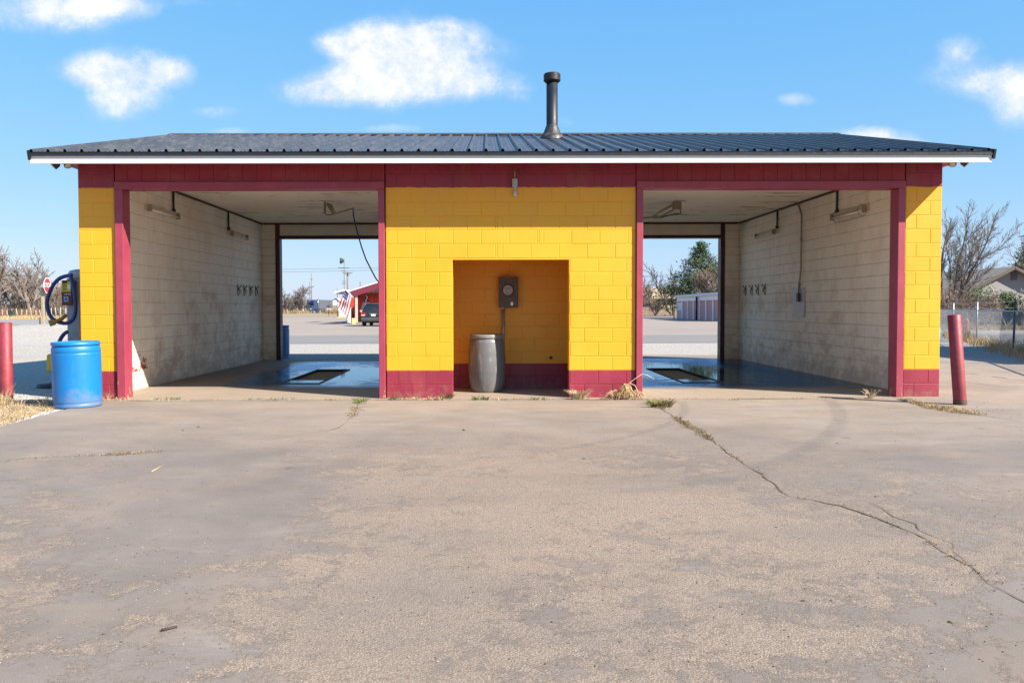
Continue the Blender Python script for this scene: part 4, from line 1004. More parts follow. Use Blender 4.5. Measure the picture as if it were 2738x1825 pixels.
# ------------------------------------------------------------------ barrels
def barrel(kind, loc, r, h, mat, label, tilt=(0, 0), rz=0.0):
    t_ = thing('barrel', label, 'barrel', loc, (tilt[0], tilt[1], rz))
    if kind == 'blue':
        prof = [(.001, .012), (r * .90, .012), (r * .955, .0), (r * .985, .012), (r * .985, .045), (r * .955, .055), (r * .99, .070), (r * .995, .09), (r, .30), (r * 1.0, h * .5), (r, h - .17), (r * 1.0, h - .155), (r * .985, h - .150), (r * .985, h - .143), (r * .995, h - .138), (r * .99, h - .09), (r * .955, h - .062), (r * .935, h - .052)]
        lid = [(r * .935, h - .052), (r * .985, h - .048), (r * .995, h - .035), (r * .99, h - .006), (r * .96, h), (r * .93, h - .004), (r * .91, h - .028), (r * .5, h - .024), (.001, h - .022)]
    else:
        prof = [(.001, .008), (r * .72, .008), (r * .775, .0), (r * .80, .012)]
        for i in range(1, 22):
            z = .012 + (h - .10) * i / 22; f = (z / (h - .09)) * 2 - 1; rad_ = r * (1.0 - (.20 if f < 0 else .10) * abs(f) ** 2.4)
            prof += [(rad_ - (.003 if i in (7, 15) else 0), z)]
        prof += [(r * .895, h - .085), (r * .87, h - .080), (r * .865, h - .066)]
        lid = [(r * .865, h - .066), (r * .90, h - .062), (r * .915, h - .05), (r * .91, h - .012), (r * .88, h), (r * .84, h - .004), (r * .81, h - .030), (r * .4, h - .026), (.001, h - .024)]
    mb = MB(); mb.lathe(prof, 56); mb.build('body', mat, t_, world=False)
    mb = MB(); mb.lathe(lid, 56); l = mb.build('lid', mat if kind == 'blue' else simple('grey_lid', (.17, .168, .165), .5, var=.15, scale=5, dirt=(.34, .33, .31)), t_, world=False)
    for a in (.5, .5 + pi): mb = MB(); mb.lathe([(.028, h - .03), (.028, h - .006), (.022, h - .004), (.001, h - .005)], 16, Matrix.Translation((r * .62 * cos(a), r * .62 * sin(a), 0))); mb.build('bung', mat, l, world=False)
    return t_
q = gr(209, 1085); barrel('blue', (q.x, q.y, .0), .304, .875, M_BLUEPL, 'open-air blue plastic barrel with scuffed base beside the front yellow pier', (.012, -.012))
q = gr(1302, 1047.5); barrel('grey', (q.x, q.y, .0105), .293, .895, M_GREYPL, 'scratched dark grey plastic barrel with lid in front of the niche', (0, .004), 1.2)
q = gr(741, 956); barrel('blue', (q.x, q.y + .1, -.01), .30, .875, M_BLUEPL, 'blue barrel seen through the bay, half hidden behind the rear door post', (0, 0), 1)

# ------------------------------------------------------------------ bollards
def bollard(loc, r, h, label, tilt):
    t_ = thing('bollard', label, 'bollard', loc, tilt)
    mb = MB(); mb.lathe([(r, -.05), (r, h - .008), (r - .008, h), (.001, h + .003)], 32); mb.build('pipe', M_BOLL, t_, world=False)
    mb = MB(); mb.lathe([(r + .002, .0), (r + .004, .02), (r + .0012, .07)], 32); mb.build('rust_collar', M_RUST, t_, world=False)
q = gr(18, 1074); bollard((q.x, q.y, 0), .084, 1.125, 'upright maroon pipe bollard in dry grass at the gravel edge', (0, .004, 0))
q = gr(2572, 1082); bollard((q.x, q.y + .04, 0), .0815, 1.215, 'leaning maroon pipe bollard on the concrete beside the building', (0, -.085, 0))

# ------------------------------------------------------------------ dry weeds by the centre wall
def weed(px, py, name, label, n, h, sp, mats, seed, curl=False):
    c = gr(px, py); r = random.Random(seed); t_ = thing(name, label, 'weed', (c.x, c.y, 0)); mb = MB()
    if curl:      # a ball of curled blades with two long seed stalks
        for _ in range(420):
            a = r.random() * 2 * pi; e = r.uniform(-.2, 1.4); rad = .092 * (.7 + .45 * r.random()); ctr = Vector((c.x, c.y - .02, .11))
            pts = []; ax = Vector((r.gauss(0, 1), r.gauss(0, 1), r.gauss(0, 1))).normalized(); p = ctr + Vector((cos(a) * cos(e), sin(a) * cos(e), sin(e) * 1.15)) * rad
            for k in range(6): pts.append(p.copy()); p = ctr + Matrix.Rotation(.22, 3, ax) @ (p - ctr) + Vector((0, 0, -.006))
            for p_ in pts: p_.z = max(.004, p_.z)
            mb.tube(pts, [.0028] * 5 + [.001], 3, r.choice((0, 0, 1)), cap=False)
        for _ in range(70):
            a = r.random() * 2 * pi; l = .10 + .18 * r.random(); p0 = Vector((c.x + .05 * cos(a), c.y + .03 * sin(a), .01))
            mb.tube([p0, p0 + Vector((cos(a) * l * .4, -abs(sin(a)) * l * .3, l * .5)), p0 + Vector((cos(a) * l * .9, -abs(sin(a)) * l * .5, l * .35)), p0 + Vector((cos(a) * l * 1.1, -abs(sin(a)) * l * .6, .01))], [.003, .003, .0025, .001], 3, r.choice((0, 1)), cap=False)
        def st(P): mb.tube([at(x_, y_, c.y - .05) for x_, y_ in P], [.004] * (len(P) - 1) + [.002], 4, 1, cap=False)
        st(((1668, 1036), (1690, 1018), (1716, 1000), (1730, 1002), (1750, 1013))); st(((1684, 1024), (1698, 1030), (1704, 1044), (1708, 1058))); st(((1640, 1058), (1630, 1044), (1634, 1043), (1638, 1070))); st(((1640, 1050), (1626, 1052), (1616, 1062)))
    else:
        for _ in range(n):
            a = r.random() * 2 * pi; l = h * (.5 + .7 * r.random()); b2 = sp * sqrt(r.random()); p0 = Vector((c.x + b2 * cos(a), c.y - abs(b2 * sin(a)) * .5, .0)); k = r.uniform(.3, 1.0)
            mb.tube([p0, p0 + Vector((cos(a) * l * k * .35, -abs(sin(a)) * l * k * .2, l * .5)), p0 + Vector((cos(a) * l * k * .8, -abs(sin(a)) * l * k * .4, l * .9)), p0 + Vector((cos(a) * l * k * 1.1, -abs(sin(a)) * l * k * .5, l * (.75 + .3 * r.random())))], [.003, .0028, .002, .001], 3, r.choice((0, 1)), cap=False)
    mb.build('stalks', mats, t_)
M_W = simple('ochre_weed', (.40, .24, .07), .9, var=.35, scale=25); M_W2 = simple('pale_weed', (.66, .52, .34), .9, var=.25, scale=25)
weed(1546, 1067, 'dry_weed', 'small spiky pale dry weed at the foot of the maroon base by the niche', 200, .13, .10, [M_W2, M_DRY2], 4)
weed(1672, 1067, 'dry_weed', 'curled ochre ball of dead grass against the maroon base beside the door post', 0, 0, 0, [M_W, M_W2], 5, True)
weed(1768, 1088, 'dry_weed', 'flat olive clump of dry grass in the crack in front of the drain pit bay', 260, .10, .14, [M_DRY, M_GREEN], 6)
weed(2328, 1065, 'dry_weed', 'thin pale weed sprig in the bay mouth by the right door post', 34, .13, .05, [M_W2, M_DRY2], 8)
weed(1211 - 16, 1067, 'green_weed', 'dark leafy green weed at the corner of the niche base', 70, .085, .07, [M_GREEN, M_NEEDLE], 9)

# ------------------------------------------------------------------ vacuum station left of the building
YV = 4.0
def V(px, py, Y=YV): return at(px, py, Y)
base = V(196, 824); base.z = 0
vs_ = thing('vacuum_station', 'grey coin vacuum with looped blue hose beyond the left wall', 'vacuum', (base.x, YV, 0))
a, b2 = V(178, 824).x, V(214, 824).x; zt = V(196, 727).z
mb = MB(); mb.box(a, b2, YV, YV + .36, 0, zt - .12); mb.build('cabinet', M_VACG, vs_, bevel=.02)
mb = MB(); mb.lathe([(.22, zt - .12), (.225, zt - .02), (.20, zt + .03), (.09, zt + .06), (.001, zt + .065)], 28, Matrix.Translation(((a + b2) / 2 + .06, YV + .2, 0))); mb.build('dome', M_VACG, vs_)
x0, x1 = V(165, 824, YV - .2).x, V(192, 824, YV - .2).x; z0, z1, zm = V(178, 816, YV - .2).z, V(178, 749, YV - .2).z, V(178, 780, YV - .2).z
mb = MB(); mb.box(x0, x1, YV - .2, YV - .001, z0, z1); cb = mb.build('coin_box', M_VACR, vs_, bevel=.012)
mb = MB(); mb.box(x0 + .012, x1 - .012, YV - .206, YV - .201, zm, z1 - .02); mb.build('notice', simple('notice_yellow', (.62, .50, .03), .45, var=.05), cb)
mb = MB(); zz = z1 - .05
for k in range(6): mb.box(x0 + .03, x1 - .075 - (.03 if k % 2 else 0), YV - .2085, YV - .2065, zz - .006, zz + (.035 if k == 0 else .004)); zz -= .028
mb.box(x1 - .07, x1 - .02, YV - .2085, YV - .2065, zm + .05, zm + .14, 1); mb.build('print', [M_BLKPL, M_WHT], cb)
mb = MB()
for k in range(4): mb.lathe([(.013, 0), (.013, .003), (.006, .003), (.006, 0)], 12, Matrix.Translation((x0 + .07 + k * .033, YV - .2065, zm - .045)) @ Matrix.Rotation(pi / 2, 4, 'X'))
mb.build('letters', M_WHT, cb)
mb = MB(); mb.box(x0 + .05, x0 + .135, YV - .212, YV - .201, z0 + .07, z0 + .165); mb.build('coin_plate', M_GALV, cb)
mb = MB(); mb.box(x0 + .065, x0 + .12, YV - .2145, YV - .2125, z0 + .085, z0 + .15); mb.build('coin_window', M_SCRB, cb)
loop = [(188, 740), (186, 737), (176, 738), (160, 744), (145, 758), (134, 778), (127, 800), (126, 818), (131, 838), (141, 852), (155, 860), (172, 864), (186, 861), (197, 850), (202, 830), (202, 808), (200, 785), (196, 765), (192, 748), (189, 737), (193, 735)]
def spl(P, n=6):
    o = []
    for i in range(len(P) - 1):
        p0, p1, p2, p3 = P[max(0, i - 1)], P[i], P[i + 1], P[min(len(P) - 1, i + 2)]
        for k in range(n):
            t = k / n; o.append(.5 * ((2 * p1) + (p2 - p0) * t + (2 * p0 - 5 * p1 + 4 * p2 - p3) * t * t + (3 * p1 - p0 - 3 * p2 + p3) * t ** 3))
    return o + [P[-1]]
pts = spl([V(x, y, YV - .33 - .004 * i) for i, (x, y) in enumerate(loop)])
mb = MB(); rad = [.034 + (.0035 if i % 2 else 0) for i in range(len(pts))]; mb.tube(pts, rad, 12); mb.tube(spl([V(x, y, YV - .25) for x, y in ((181, 886), (171, 893), (162, 906), (155, 925), (152, 950))]), .036, 12); mb.build('hose', M_HOSEB, vs_)
p = [V(x, y, YV - .42) for x, y in ((177, 842), (165, 852), (152, 858), (140, 862))]
mb = MB(); mb.tube(p, [.036, .038, .034, .03], 12)
d = (p[-1] - p[-2]).normalized(); mb.obox(p[-1] + d * .005, (d, Vector((0, 1, 0)), d.cross(Vector((0, 1, 0)))), (.05, .02, .055)); mb.build('nozzle', M_ORNB, vs_)
mb = MB(); mb.box(a - .02, b2 + .3, YV + .02, YV + .6, .0, .06); mb.build('plinth', M_PAVE, vs_)
# yellow box on a pale post beside the barrel
q = gr(150, 1032); Yq = q.y
yb_ = thing('yellow_box', 'rounded yellow box on a pale post half hidden by the front blue barrel', 'box', (q.x, Yq, 0))
a, b2 = at(133, 994, Yq), at(172, 945, Yq)
mb = MB(); mb.box(a.x, b2.x, Yq - .12, Yq + .12, a.z, b2.z); mb.build('shell', M_YELB, yb_, bevel=.04)
c, d = at(144, 1030, Yq), at(160, 990, Yq); mb = MB(); mb.box(c.x, d.x, Yq - .05, Yq + .05, 0, d.z + .01); mb.build('post', M_WHITE, yb_)
mb = MB(); mb.lathe([(.30, .0), (.30, .04), (.27, .06), (.10, .07)], 24, Matrix.Translation((q.x, Yq, 0))); mb.build('rubber_base', M_BLKPL, yb_)

# ------------------------------------------------------------------ stop sign
Zs = 50.0; Ys = dep(Zs); q = at(116, 880, Ys); g0_ = yard_h(q.x, q.y)
ss = thing('stop_sign', 'red octagonal stop sign on a weathered wooden post by the side road', 'sign', (q.x, Ys, 0))
zc_ = at(122, 763, Ys).z
mb = MB(); mb.box(q.x - .07, q.x + .07, Ys - .07, Ys + .07, -.1, zc_ - .12); mb.build('post', M_WOODP, ss)
ang = radians(-95); Mx = Matrix.Translation((at(122, 763, Ys).x + .1, Ys, zc_)) @ Matrix.Rotation(-ang, 4, 'Z')   # plate local: x across, -y is the face
Ro = .50
def octo(r, y, mb, mat=0):
    v = [Vector((r * cos(pi / 8 + k * pi / 4), y, r * sin(pi / 8 + k * pi / 4))) for k in range(8)]; return v
mb = MB(); A = octo(Ro, -.006, mb); Bv = octo(Ro, .006, mb); mb.add(A + Bv, [tuple(range(8)), tuple(range(8, 16))[::-1]] + [(i, 8 + i, 8 + (i + 1) % 8, (i + 1) % 8) for i in range(8)])
pl = mb.build('plate', M_WHT, ss, xf=Mx)
mb = MB(); A = octo(Ro * .93, -.009, mb); mb.add(A, [tuple(range(8))]); mb.build('red_face', M_RED, pl, xf=Mx)
inv = rootm(ss).inverted()
text_part('lettering', 'STOP', .40, M_WHT, pl, inv @ Mx @ Matrix.Translation((0, -.012, 0)) @ Matrix.Rotation(pi / 2, 4, 'X'))
mb = MB(); A = octo(Ro * .97, .0075, mb); mb.add(A, [tuple(range(8))[::-1]]); mb.build('back_face', simple('sign_back', (.06, .06, .065), .6), pl, xf=Mx)
q = gr(111, 876); mk = thing('road_marker', 'short dark marker post beside the stop sign', 'marker post', (q.x - .1, q.y, 0)); mb = MB(); mb.box(q.x - .14, q.x - .06, q.y - .03, q.y + .03, 0, .75); mb.build('stake', M_RUST, mk)
q = gr(172, 886); mk = thing('utility_marker', 'short orange brown marker post beside the vacuum station', 'marker post', (q.x, q.y, 0)); mb = MB(); mb.tube([(q.x, q.y, 0), (q.x, q.y, .85)], .09, 12); mb.lathe([(.10, .85), (.10, .92), (.001, .95)], 12, Matrix.Translation((q.x, q.y, 0))); mb.build('tube', simple('faded_orange', (.42, .19, .08), .7), mk)

# ------------------------------------------------------------------ trees
def grow(mb, p, d, L, r, lev, rr, P, mbt=None):
    """one limb with jittered segments; recurses into side limbs. Limbs go to mb, twigs (last levels) to mbt."""
    n = P['seg'][min(lev, len(P['seg']) - 1)]; pts = [p.copy()]; rad = [r]; q = p.copy(); dd = d.copy()
    for i in range(n):
        dd = (dd + Vector((rr.gauss(0, 1), rr.gauss(0, 1), rr.gauss(0, 1))) * P['jit'] + Vector((0, 0, P['up'] * (1 if lev else .2)))).normalized()
        q = q + dd * (L / n); pts.append(q.copy()); rad.append(max(P['rmin'], r * (1 - (1 - P['taper']) * (i + 1) / n)))
    tgt = mbt if (mbt is not None and lev >= P['twig']) else mb
    tgt.tube(pts, rad, 7 if lev == 0 else (5 if lev == 1 else 3), 0, cap=False)
    if lev >= P['levels']: return
    k = P['kids'][min(lev, len(P['kids']) - 1)]
    for j in range(k):
        f = P['from'][min(lev, len(P['from']) - 1)]; t = f + (1 - f) * (j + rr.random()) / k; i = min(n - 1, int(t * n)); o = pts[i].lerp(pts[i + 1], t * n - i)
        dirn = (pts[i + 1] - pts[i]).normalized(); a = rr.random() * 2 * pi; perp = dirn.orthogonal().normalized(); perp = Matrix.Rotation(a, 3, dirn) @ perp
        s = radians(rr.uniform(*P['ang'])); nd = (dirn * cos(s) + perp * sin(s)).normalized()
        grow(mb, o, nd, L * rr.uniform(*P['len']) * (1 - .25 * t), max(P['rmin'], rad[i] * rr.uniform(.45, .65)), lev + 1, rr, P, mbt)
    if lev == 0 or rr.random() < .8:
        grow(mb, pts[-1], dd, L * P['len'][1] * .8, rad[-1], lev + 1, rr, P, mbt)
BARE = dict(seg=[5, 5, 4, 3, 2], jit=.10, up=.05, taper=.5, rmin=.012, levels=4, kids=[5, 5, 5, 4], ang=(22, 50), len=(.45, .7), twig=2)
BARE['from'] = [.35, .25, .2, .15]
def bare_tree(name, label, base, H_, seed, stems=1, r=.16, P=None, bark=M_BARK, twig=M_TWIG, cat='tree', group=None, splay=.35, L0=.42, lean=(0, 0)):
    P = dict(BARE, **(P or {})); rr = random.Random(seed); t_ = thing(name, label, cat, base, group=group)
    tr = MB(); cr = MB(); b = Vector(base)
    for k in range(stems):
        a = 2 * pi * k / stems + rr.random(); d = Vector((cos(a) * splay * (stems > 1) + rr.gauss(0, .05) + lean[0], sin(a) * splay * (stems > 1) + lean[1], 1)).normalized()
        grow(tr, b + Vector((cos(a), sin(a), 0)) * r * .6 * (stems > 1) - Vector((0, 0, .1)), d, H_ * L0 * rr.uniform(.9, 1.12), r * rr.uniform(.8, 1.05), 0, rr, P, cr)
    # scale the result to the wanted height
    top = max(v.z for v in cr.v) - b.z; s = H_ / top
    for m in (tr, cr): m.v = [b + (v - b) * s for v in m.v]
    tr.build('trunk', bark, t_); cr.build('crown', twig, t_); return t_
def evergreen(name, label, base, H_, Rw, seed, mat=M_NEEDLE, dens=1.0, bare_low=.08, group=None, ragged=.3):
    rr = random.Random(seed); t_ = thing(name, label, 'tree', base, group=group); b = Vector(base); tr = MB(); cr = MB()
    tr.tube([b, b + Vector((0, 0, H_ * .5)), b + Vector((0, 0, H_ * .97))], [H_ * .022, H_ * .014, .02], 7)
    n = int(150 * dens)
    for i in range(n):
        f = (i + rr.random()) / n; z = H_ * (bare_low + (1 - bare_low) * f); rad = Rw * (1 - f) ** 1.0 * rr.uniform(1 - ragged, 1.15) + .10; a = rr.random() * 2 * pi
        d = Vector((cos(a), sin(a), rr.uniform(-.05, .30))).normalized(); p0 = b + Vector((0, 0, z)); p1 = p0 + d * rad; p1.z += .06 * rad
        tr.tube([p0, p1], [.03, .012], 3, cap=False)
        m = int(26 * dens * max(.35, rad / Rw * 1.5))
        for k in range(m):
            t = rr.random() ** .6; c = p0.lerp(p1, .25 + .75 * t) + Vector((rr.gauss(0, 1), rr.gauss(0, 1), rr.gauss(0, .55))) * (.09 + .10 * rad / Rw) * Rw * .5
            s = rr.uniform(.09, .19) * (H_ / 9) ** .5; u = Vector((rr.gauss(0, 1), rr.gauss(0, 1), rr.gauss(0, .6))).normalized(); v = u.orthogonal().normalized(); v = Matrix.Rotation(rr.random() * 6.28, 3, u) @ v
            cr.add([c - u * s, c + v * s * .45, c + u * s * 1.25, c - v * s * .45], [(0, 1, 2, 3)])
    tr.build('trunk', M_BARKD, t_); cr.build('crown', mat, t_); return t_
def shrub(name, label, base, w, d, h, n, seed, mat=M_SHRUB, leaf=.07, cat='shrub', group=None):
    rr = random.Random(seed); t_ = thing(name, label, cat, base, group=group); b = Vector(base); st = MB(); lf = MB()
    lob = [(Vector((rr.uniform(-.65, .65) * w, rr.uniform(-.6, .6) * d, h * rr.uniform(.35, .62))), rr.uniform(.3, .5)) for _ in range(9)]
    for c, s in lob: st.tube([b + Vector((c.x * .2, c.y * .2, 0)), b + c * .7, b + c], [.03, .02, .01], 4, cap=False)
    for _ in range(n):
        c, s = rr.choice(lob); q = Vector((rr.gauss(0, 1), rr.gauss(0, 1), rr.gauss(0, 1))).normalized() * (rr.random() ** .4); p = b + c + Vector((q.x * s * w, q.y * s * d, q.z * s * h))
        if p.z < b.z + .02: continue
        u = Vector((rr.gauss(0, 1), rr.gauss(0, 1), rr.gauss(0, 1))).normalized(); v = u.orthogonal(); L = leaf * rr.uniform(.6, 1.5)
        lf.add([p - u * L, p + v * L * .5, p + u * L, p - v * L * .5], [(0, 1, 2, 3)])
    st.build('stems', M_BARKD, t_); lf.build('leaves', mat, t_); return t_

# far left: winter cottonwoods and brush beyond the side road
GL = 'bare trees beyond the side road'
for k, (px, py0, topy, Z, st, lab, seed) in enumerate((
        (4, 838, 606, 140, 2, 'tallest bare tree beyond the side road, at the picture edge', 11), (44, 838, 655, 150, 1, 'bare tree with a tuft at its crown, next to the tallest one', 12),
        (84, 838, 658, 138, 2, 'bare forked tree with broken stubs, behind the stop sign', 13), (106, 838, 692, 146, 1, 'lower leaning bare tree just behind the stop sign post', 14),
        (20, 838, 700, 160, 2, 'dense grey bare tree behind the tallest one', 15), (62, 838, 705, 158, 2, 'short dense bare tree between the taller ones beyond the road', 16),
        (150, 838, 742, 150, 2, 'low bare tree seen through the vacuum hose loop', 17), (170, 838, 752, 165, 2, 'lowest bare tree behind the coin vacuum', 18))):
    Y = dep(Z); b = at(px, py0, Y); hgt = at(px, topy, Y).z
    bare_tree('bare_tree', lab, (b.x, Y, 0), hgt, seed, st, .30, dict(rmin=.035, levels=3, kids=[6, 6, 5], jit=.16, ang=(25, 60)), M_BARKD if k % 2 else M_BARK, M_TWIG if k % 3 else M_TWIGR, group=GL, splay=.25)
def brush(name, x0, x1, Y, h, n, seed, mats, th=.03):
    rr = random.Random(seed); mb = MB()
    for _ in range(n):
        x = rr.uniform(x0, x1); p = Vector((x, Y + rr.uniform(-6, 6), -.03)); hh = h * (.35 + .65 * rr.random()) * (.7 + .3 * sin(x * .35 + seed))
        d = Vector((rr.gauss(0, .35), rr.gauss(0, .35), 1)).normalized(); q = p + d * hh * .55; mb.tube([p, q, q + (d + Vector((rr.gauss(0, .4), rr.gauss(0, .3), 0))).normalized() * hh * .45], [th, th * .7, th * .35], 3, rr.randrange(len(mats)), cap=False)
        for _ in range(4): t = rr.uniform(.3, 1); o = p.lerp(q, t); mb.tube([o, o + Vector((rr.gauss(0, .5), rr.gauss(0, .4), rr.uniform(.2, .9))) * hh * .3], [th * .6, th * .3], 3, rr.randrange(len(mats)), cap=False)
    return stuff(name, mb, mats)
xa, xb = at(-60, 824, dep(150)).x, at(215, 824, dep(150)).x
brush('undergrowth', xa, xb, dep(150), 6.2, 1500, 5, [M_TWIG, M_TWIGR, M_BARKD, M_TWIG], .05)
brush('red_brush', at(-20, 824, dep(125)).x, at(45, 824, dep(125)).x, dep(128), 2.2, 260, 8, [simple('russet_twig', (.30, .12, .06), .9), M_TWIGR], .04)
mb = MB(); rr = random.Random(8)
for _ in range(2600):
    p = Vector((rr.uniform(-110, -60), rr.uniform(rb2 + .5, rb2 + 22), -.03)); tuft(mb, p, 3, .55, .3, rr, .8, .03, rr.choice((0, 1)))
stuff('verge_grass', mb, [M_DRY, M_DRY2])
fl_ = thing('wire_fence', 'old wire fence on pale posts along the far side of the road', 'fence', (at(100, 842, dep(122)).x, dep(122), 0))
Yf = dep(122); rr = random.Random(2)
for px in range(-20, 215, 13):
    x = at(px + rr.uniform(-2, 2), 830, Yf).x; mb = MB(); hh = rr.uniform(1.2, 1.6); mb.tube([(x, Yf, -.05), (x + rr.gauss(0, .06), Yf, hh)], .06, 5); mb.build('post', M_LIGHTBARK, fl_)
for z in (.5, .9, 1.25): mb = MB(); mb.tube([(at(-30, 824, Yf).x, Yf - .07, z), (at(215, 824, Yf).x, Yf - .07, z)], .012, 3); mb.build('wire', M_GALV, fl_)
q = at(31, 843, dep(118)); bn = thing('trash_bin', 'dark green trash bin by the wire fence across the road', 'bin', (q.x, q.y, 0))
mb = MB(); mb.add([(q.x + sx_ * w_, q.y + sy_ * w_, z) for z, w_ in ((-.02, .27), (1.05, .36)) for sx_, sy_ in ((-1, -1), (1, -1), (1, 1), (-1, 1))], [(0, 1, 5, 4), (1, 2, 6, 5), (2, 3, 7, 6), (3, 0, 4, 7), (0, 3, 2, 1)]); mb.build('tub', simple('bin_green', (.03, .055, .045), .5), bn)
mb = MB(); mb.box(q.x - .4, q.x + .4, q.y - .42, q.y + .4, 1.055, 1.16); mb.build('lid', simple('bin_lid', (.04, .06, .05), .5), bn, bevel=.03)
# ------------------------------------------------------------------ through the left bay
# red store with porch
M_REDW = simple('red_board_wall', (.42, .045, .025), .7, var=.2, scale=3); M_WROOF = simple('white_roof', (.72, .70, .68), .5, var=.06); M_MFAS = simple('maroon_fascia', (.16, .022, .045), .5)
M_POSTG = simple('porch_post_grey', (.44, .40, .35), .7); M_YCURB = simple('yellow_curb', (.62, .48, .20), .7)
Zs = 69.0; YS = dep(Zs)
st = thing('store', 'red boarded store with maroon porch fascia and white roof behind the bay', 'building', (at(985, 864, YS).x, YS, 0))
xw = at(948, 824, YS + 3).x
zE = at(946, 792, YS).z
x1 = xw + 14
mb = MB(); mb.box(xw, x1, YS + 3, YS + 14, -.02, zE + .35)
for k in range(40): x = xw + .3 + k * .34; mb.box(x, x + .05, YS + 2.96, YS + 3.0, 0, zE + .3)
for k in range(32): y = YS + 3.1 + k * .34; mb.box(xw - .04, xw, y, y + .05, 0, zE + .3)
mb.build('wall', M_REDW, st)
q0 = at(926, 824, YS + 9)
mb = MB(); mb.box(q0.x - .3, xw, YS + 11, YS + 11.2, 0, zE); mb.build('wall', M_REDW, st)
# porch roof: eave rises to the right as the gable slope
pe = [at(941, 786, YS), at(1014, 763, YS)]; slope = (pe[1].z - pe[0].z) / (pe[1].x - pe[0].x)
def rz(x): return pe[0].z + (x - pe[0].x) * slope
xp = pe[0].x; xr_ = xp + 5.6
mb = MB(); n_ = .12
for xa_, xb_ in ((xp - .1, xr_), (xr_, 2 * xr_ - xp)):
    za_, zb_ = (rz(xa_), rz(xb_)) if xa_ < xr_ - .01 else (rz(xr_), rz(xp))
    mb.add([(xa_, YS - .2, za_ + .26), (xb_, YS - .2, zb_ + .26), (xb_, YS + 15, zb_ + .26), (xa_, YS + 15, za_ + .26), (xa_, YS - .2, za_ + .34), (xb_, YS - .2, zb_ + .34), (xb_, YS + 15, zb_ + .34), (xa_, YS + 15, za_ + .34)], [(3, 2, 1, 0), (4, 5, 6, 7), (0, 1, 5, 4), (1, 2, 6, 5), (2, 3, 7, 6), (3, 0, 4, 7)])
mb.build('roof', M_WROOF, st)
mb = MB(); mb.beam((xp - .05, YS - .12, rz(xp) - .02), (xr_, YS - .12, rz(xr_) - .02), .1, .5); mb.beam((xr_, YS - .12, rz(xr_) - .02), (2 * xr_ - xp, YS - .12, rz(xp) - .02), .1, .5); mb.box(xp - .08, xp + .02, YS - .06, YS + 15, rz(xp) - .30, rz(xp) + .22); mb.build('fascia', M_MFAS, st)
mb = MB(); mb.prism([(xw, zE + .33), (x1, zE + .33), (xr_, rz(xr_) + .2)], lambda u, w, d: (u, d, w), YS + 3.02, YS + 3.2); mb.build('gable', M_POSTG, st)
for px in (953, 1040):
    c = at(px, 824, YS + .1); mb = MB(); mb.box(c.x - .1, c.x + .1, YS, YS + .2, 0, rz(c.x) - .2); mb.box(c.x - .16, c.x + .16, YS - .06, YS + .26, 0, .12); mb.build('porch_post', M_POSTG, st)
mb = MB(); mb.box(xp + .2, 2 * xr_ - xp, YS - .3, YS + 2.95, -.01, .12); mb.build('porch_floor', M_PAVE, st)
# small lean-to canopy at the far side
mb = MB(); a, b2 = at(905, 786, YS + 8), at(928, 779, YS + 8); mb.prism([(a.x, a.z), (b2.x, b2.z), (b2.x, b2.z + .15), (a.x, a.z + .2)], lambda u, w, d: (u, d, w), YS + 6, YS + 12); mb.build('canopy', M_WROOF, st)
mb = MB(); mb.box(q0.x - .28, q0.x - .02, YS + 10.7, YS + 10.96, 0, zE - .3); mb.build('corner_post', M_WHT, st)
# hanging red items in the porch shade
for px, w in ((994, .55), (1004, .35), (1011, .3)):
    a = at(px, 790, YS + 2); c = at(px, 808, YS + 2); mb = MB(); mb.lathe([(w * .35, c.z), (w * .5, c.z + .2), (w * .42, a.z), (.03, a.z + .12)], 10, Matrix.Translation((a.x, YS + 2, 0)))
    t_ = thing('hanging_bag', {994: 'widest red hanging bag under the store porch above the dark car', 1004: 'middle red hanging bag under the store porch', 1011: 'red hanging bag under the store porch nearest the bay post'}[px], 'hanging bag', (a.x, YS + 2, a.z), group='red bags hanging in the porch'); mb.build('bag', simple('red_vinyl', (.48, .035, .02), .5, var=.2), t_)
    mb = MB(); mb.tube([(a.x, YS + 2, a.z + .1), (a.x, YS + 2, rz(a.x) + .2)], .01, 4); mb.build('cord', M_BLKPL, t_)
# flags: striped cloth, blue canton
def flag(pole0, pole1, corner, Y, label, seed, W_=1.5, Hh=.95):
    rr = random.Random(seed); t_ = thing('flag', label, 'flag', at(*pole1, Y), group='flags on the store')
    a, b2 = at(*pole0, Y), at(*pole1, Y); mb = MB(); mb.tube([b2, a], .022, 6); mb.build('pole', M_WHT, t_)
    c = at(*corner, Y); mb = MB(); nu, nv = 26, 26; top0, top1 = a, a.lerp(b2, .85); dn = c - a
    for j in range(nv + 1):
        for i in range(nu + 1):
            u, v = i / nu, j / nv; hoist = top0.lerp(top1, v); fly = dn * u
            p = hoist + fly + Vector((.35 * u * v * (1 - .3 * u), .10 * sin(u * 9 + v * 2.4) * u + .05 * sin(v * 7), -.55 * (u * u) * .35 * v)); mb.v.append(p)
    for j in range(nv):
        for i in range(nu):
            q = j * (nu + 1) + i; s = int((j + .5) / nv * 9); can = i < nu * .42 and s < 5
            star = can and (i % 3 == 1) and (j % 3 == 1)
            mb.f.append([q, q + 1, q + nu + 2, q + nu + 1]); mb.m.append(1 if star else (2 if can else (0 if s % 2 == 0 else 1))); mb.s.append(True)
    mb.build('cloth', [simple('flag_red', (.36, .018, .035), .8), simple('flag_white', (.60, .57, .58), .8), simple('flag_blue', (.016, .028, .11), .8)], t_)
flag((922.5, 773), (946, 796), (903, 822), YS - .35, 'big stars and stripes flag on a slanted pole at the store corner', 1)
flag((978, 788), (983, 797), (961, 830), YS + 1.2, 'smaller stars and stripes flag hanging inside the porch above the car', 2)
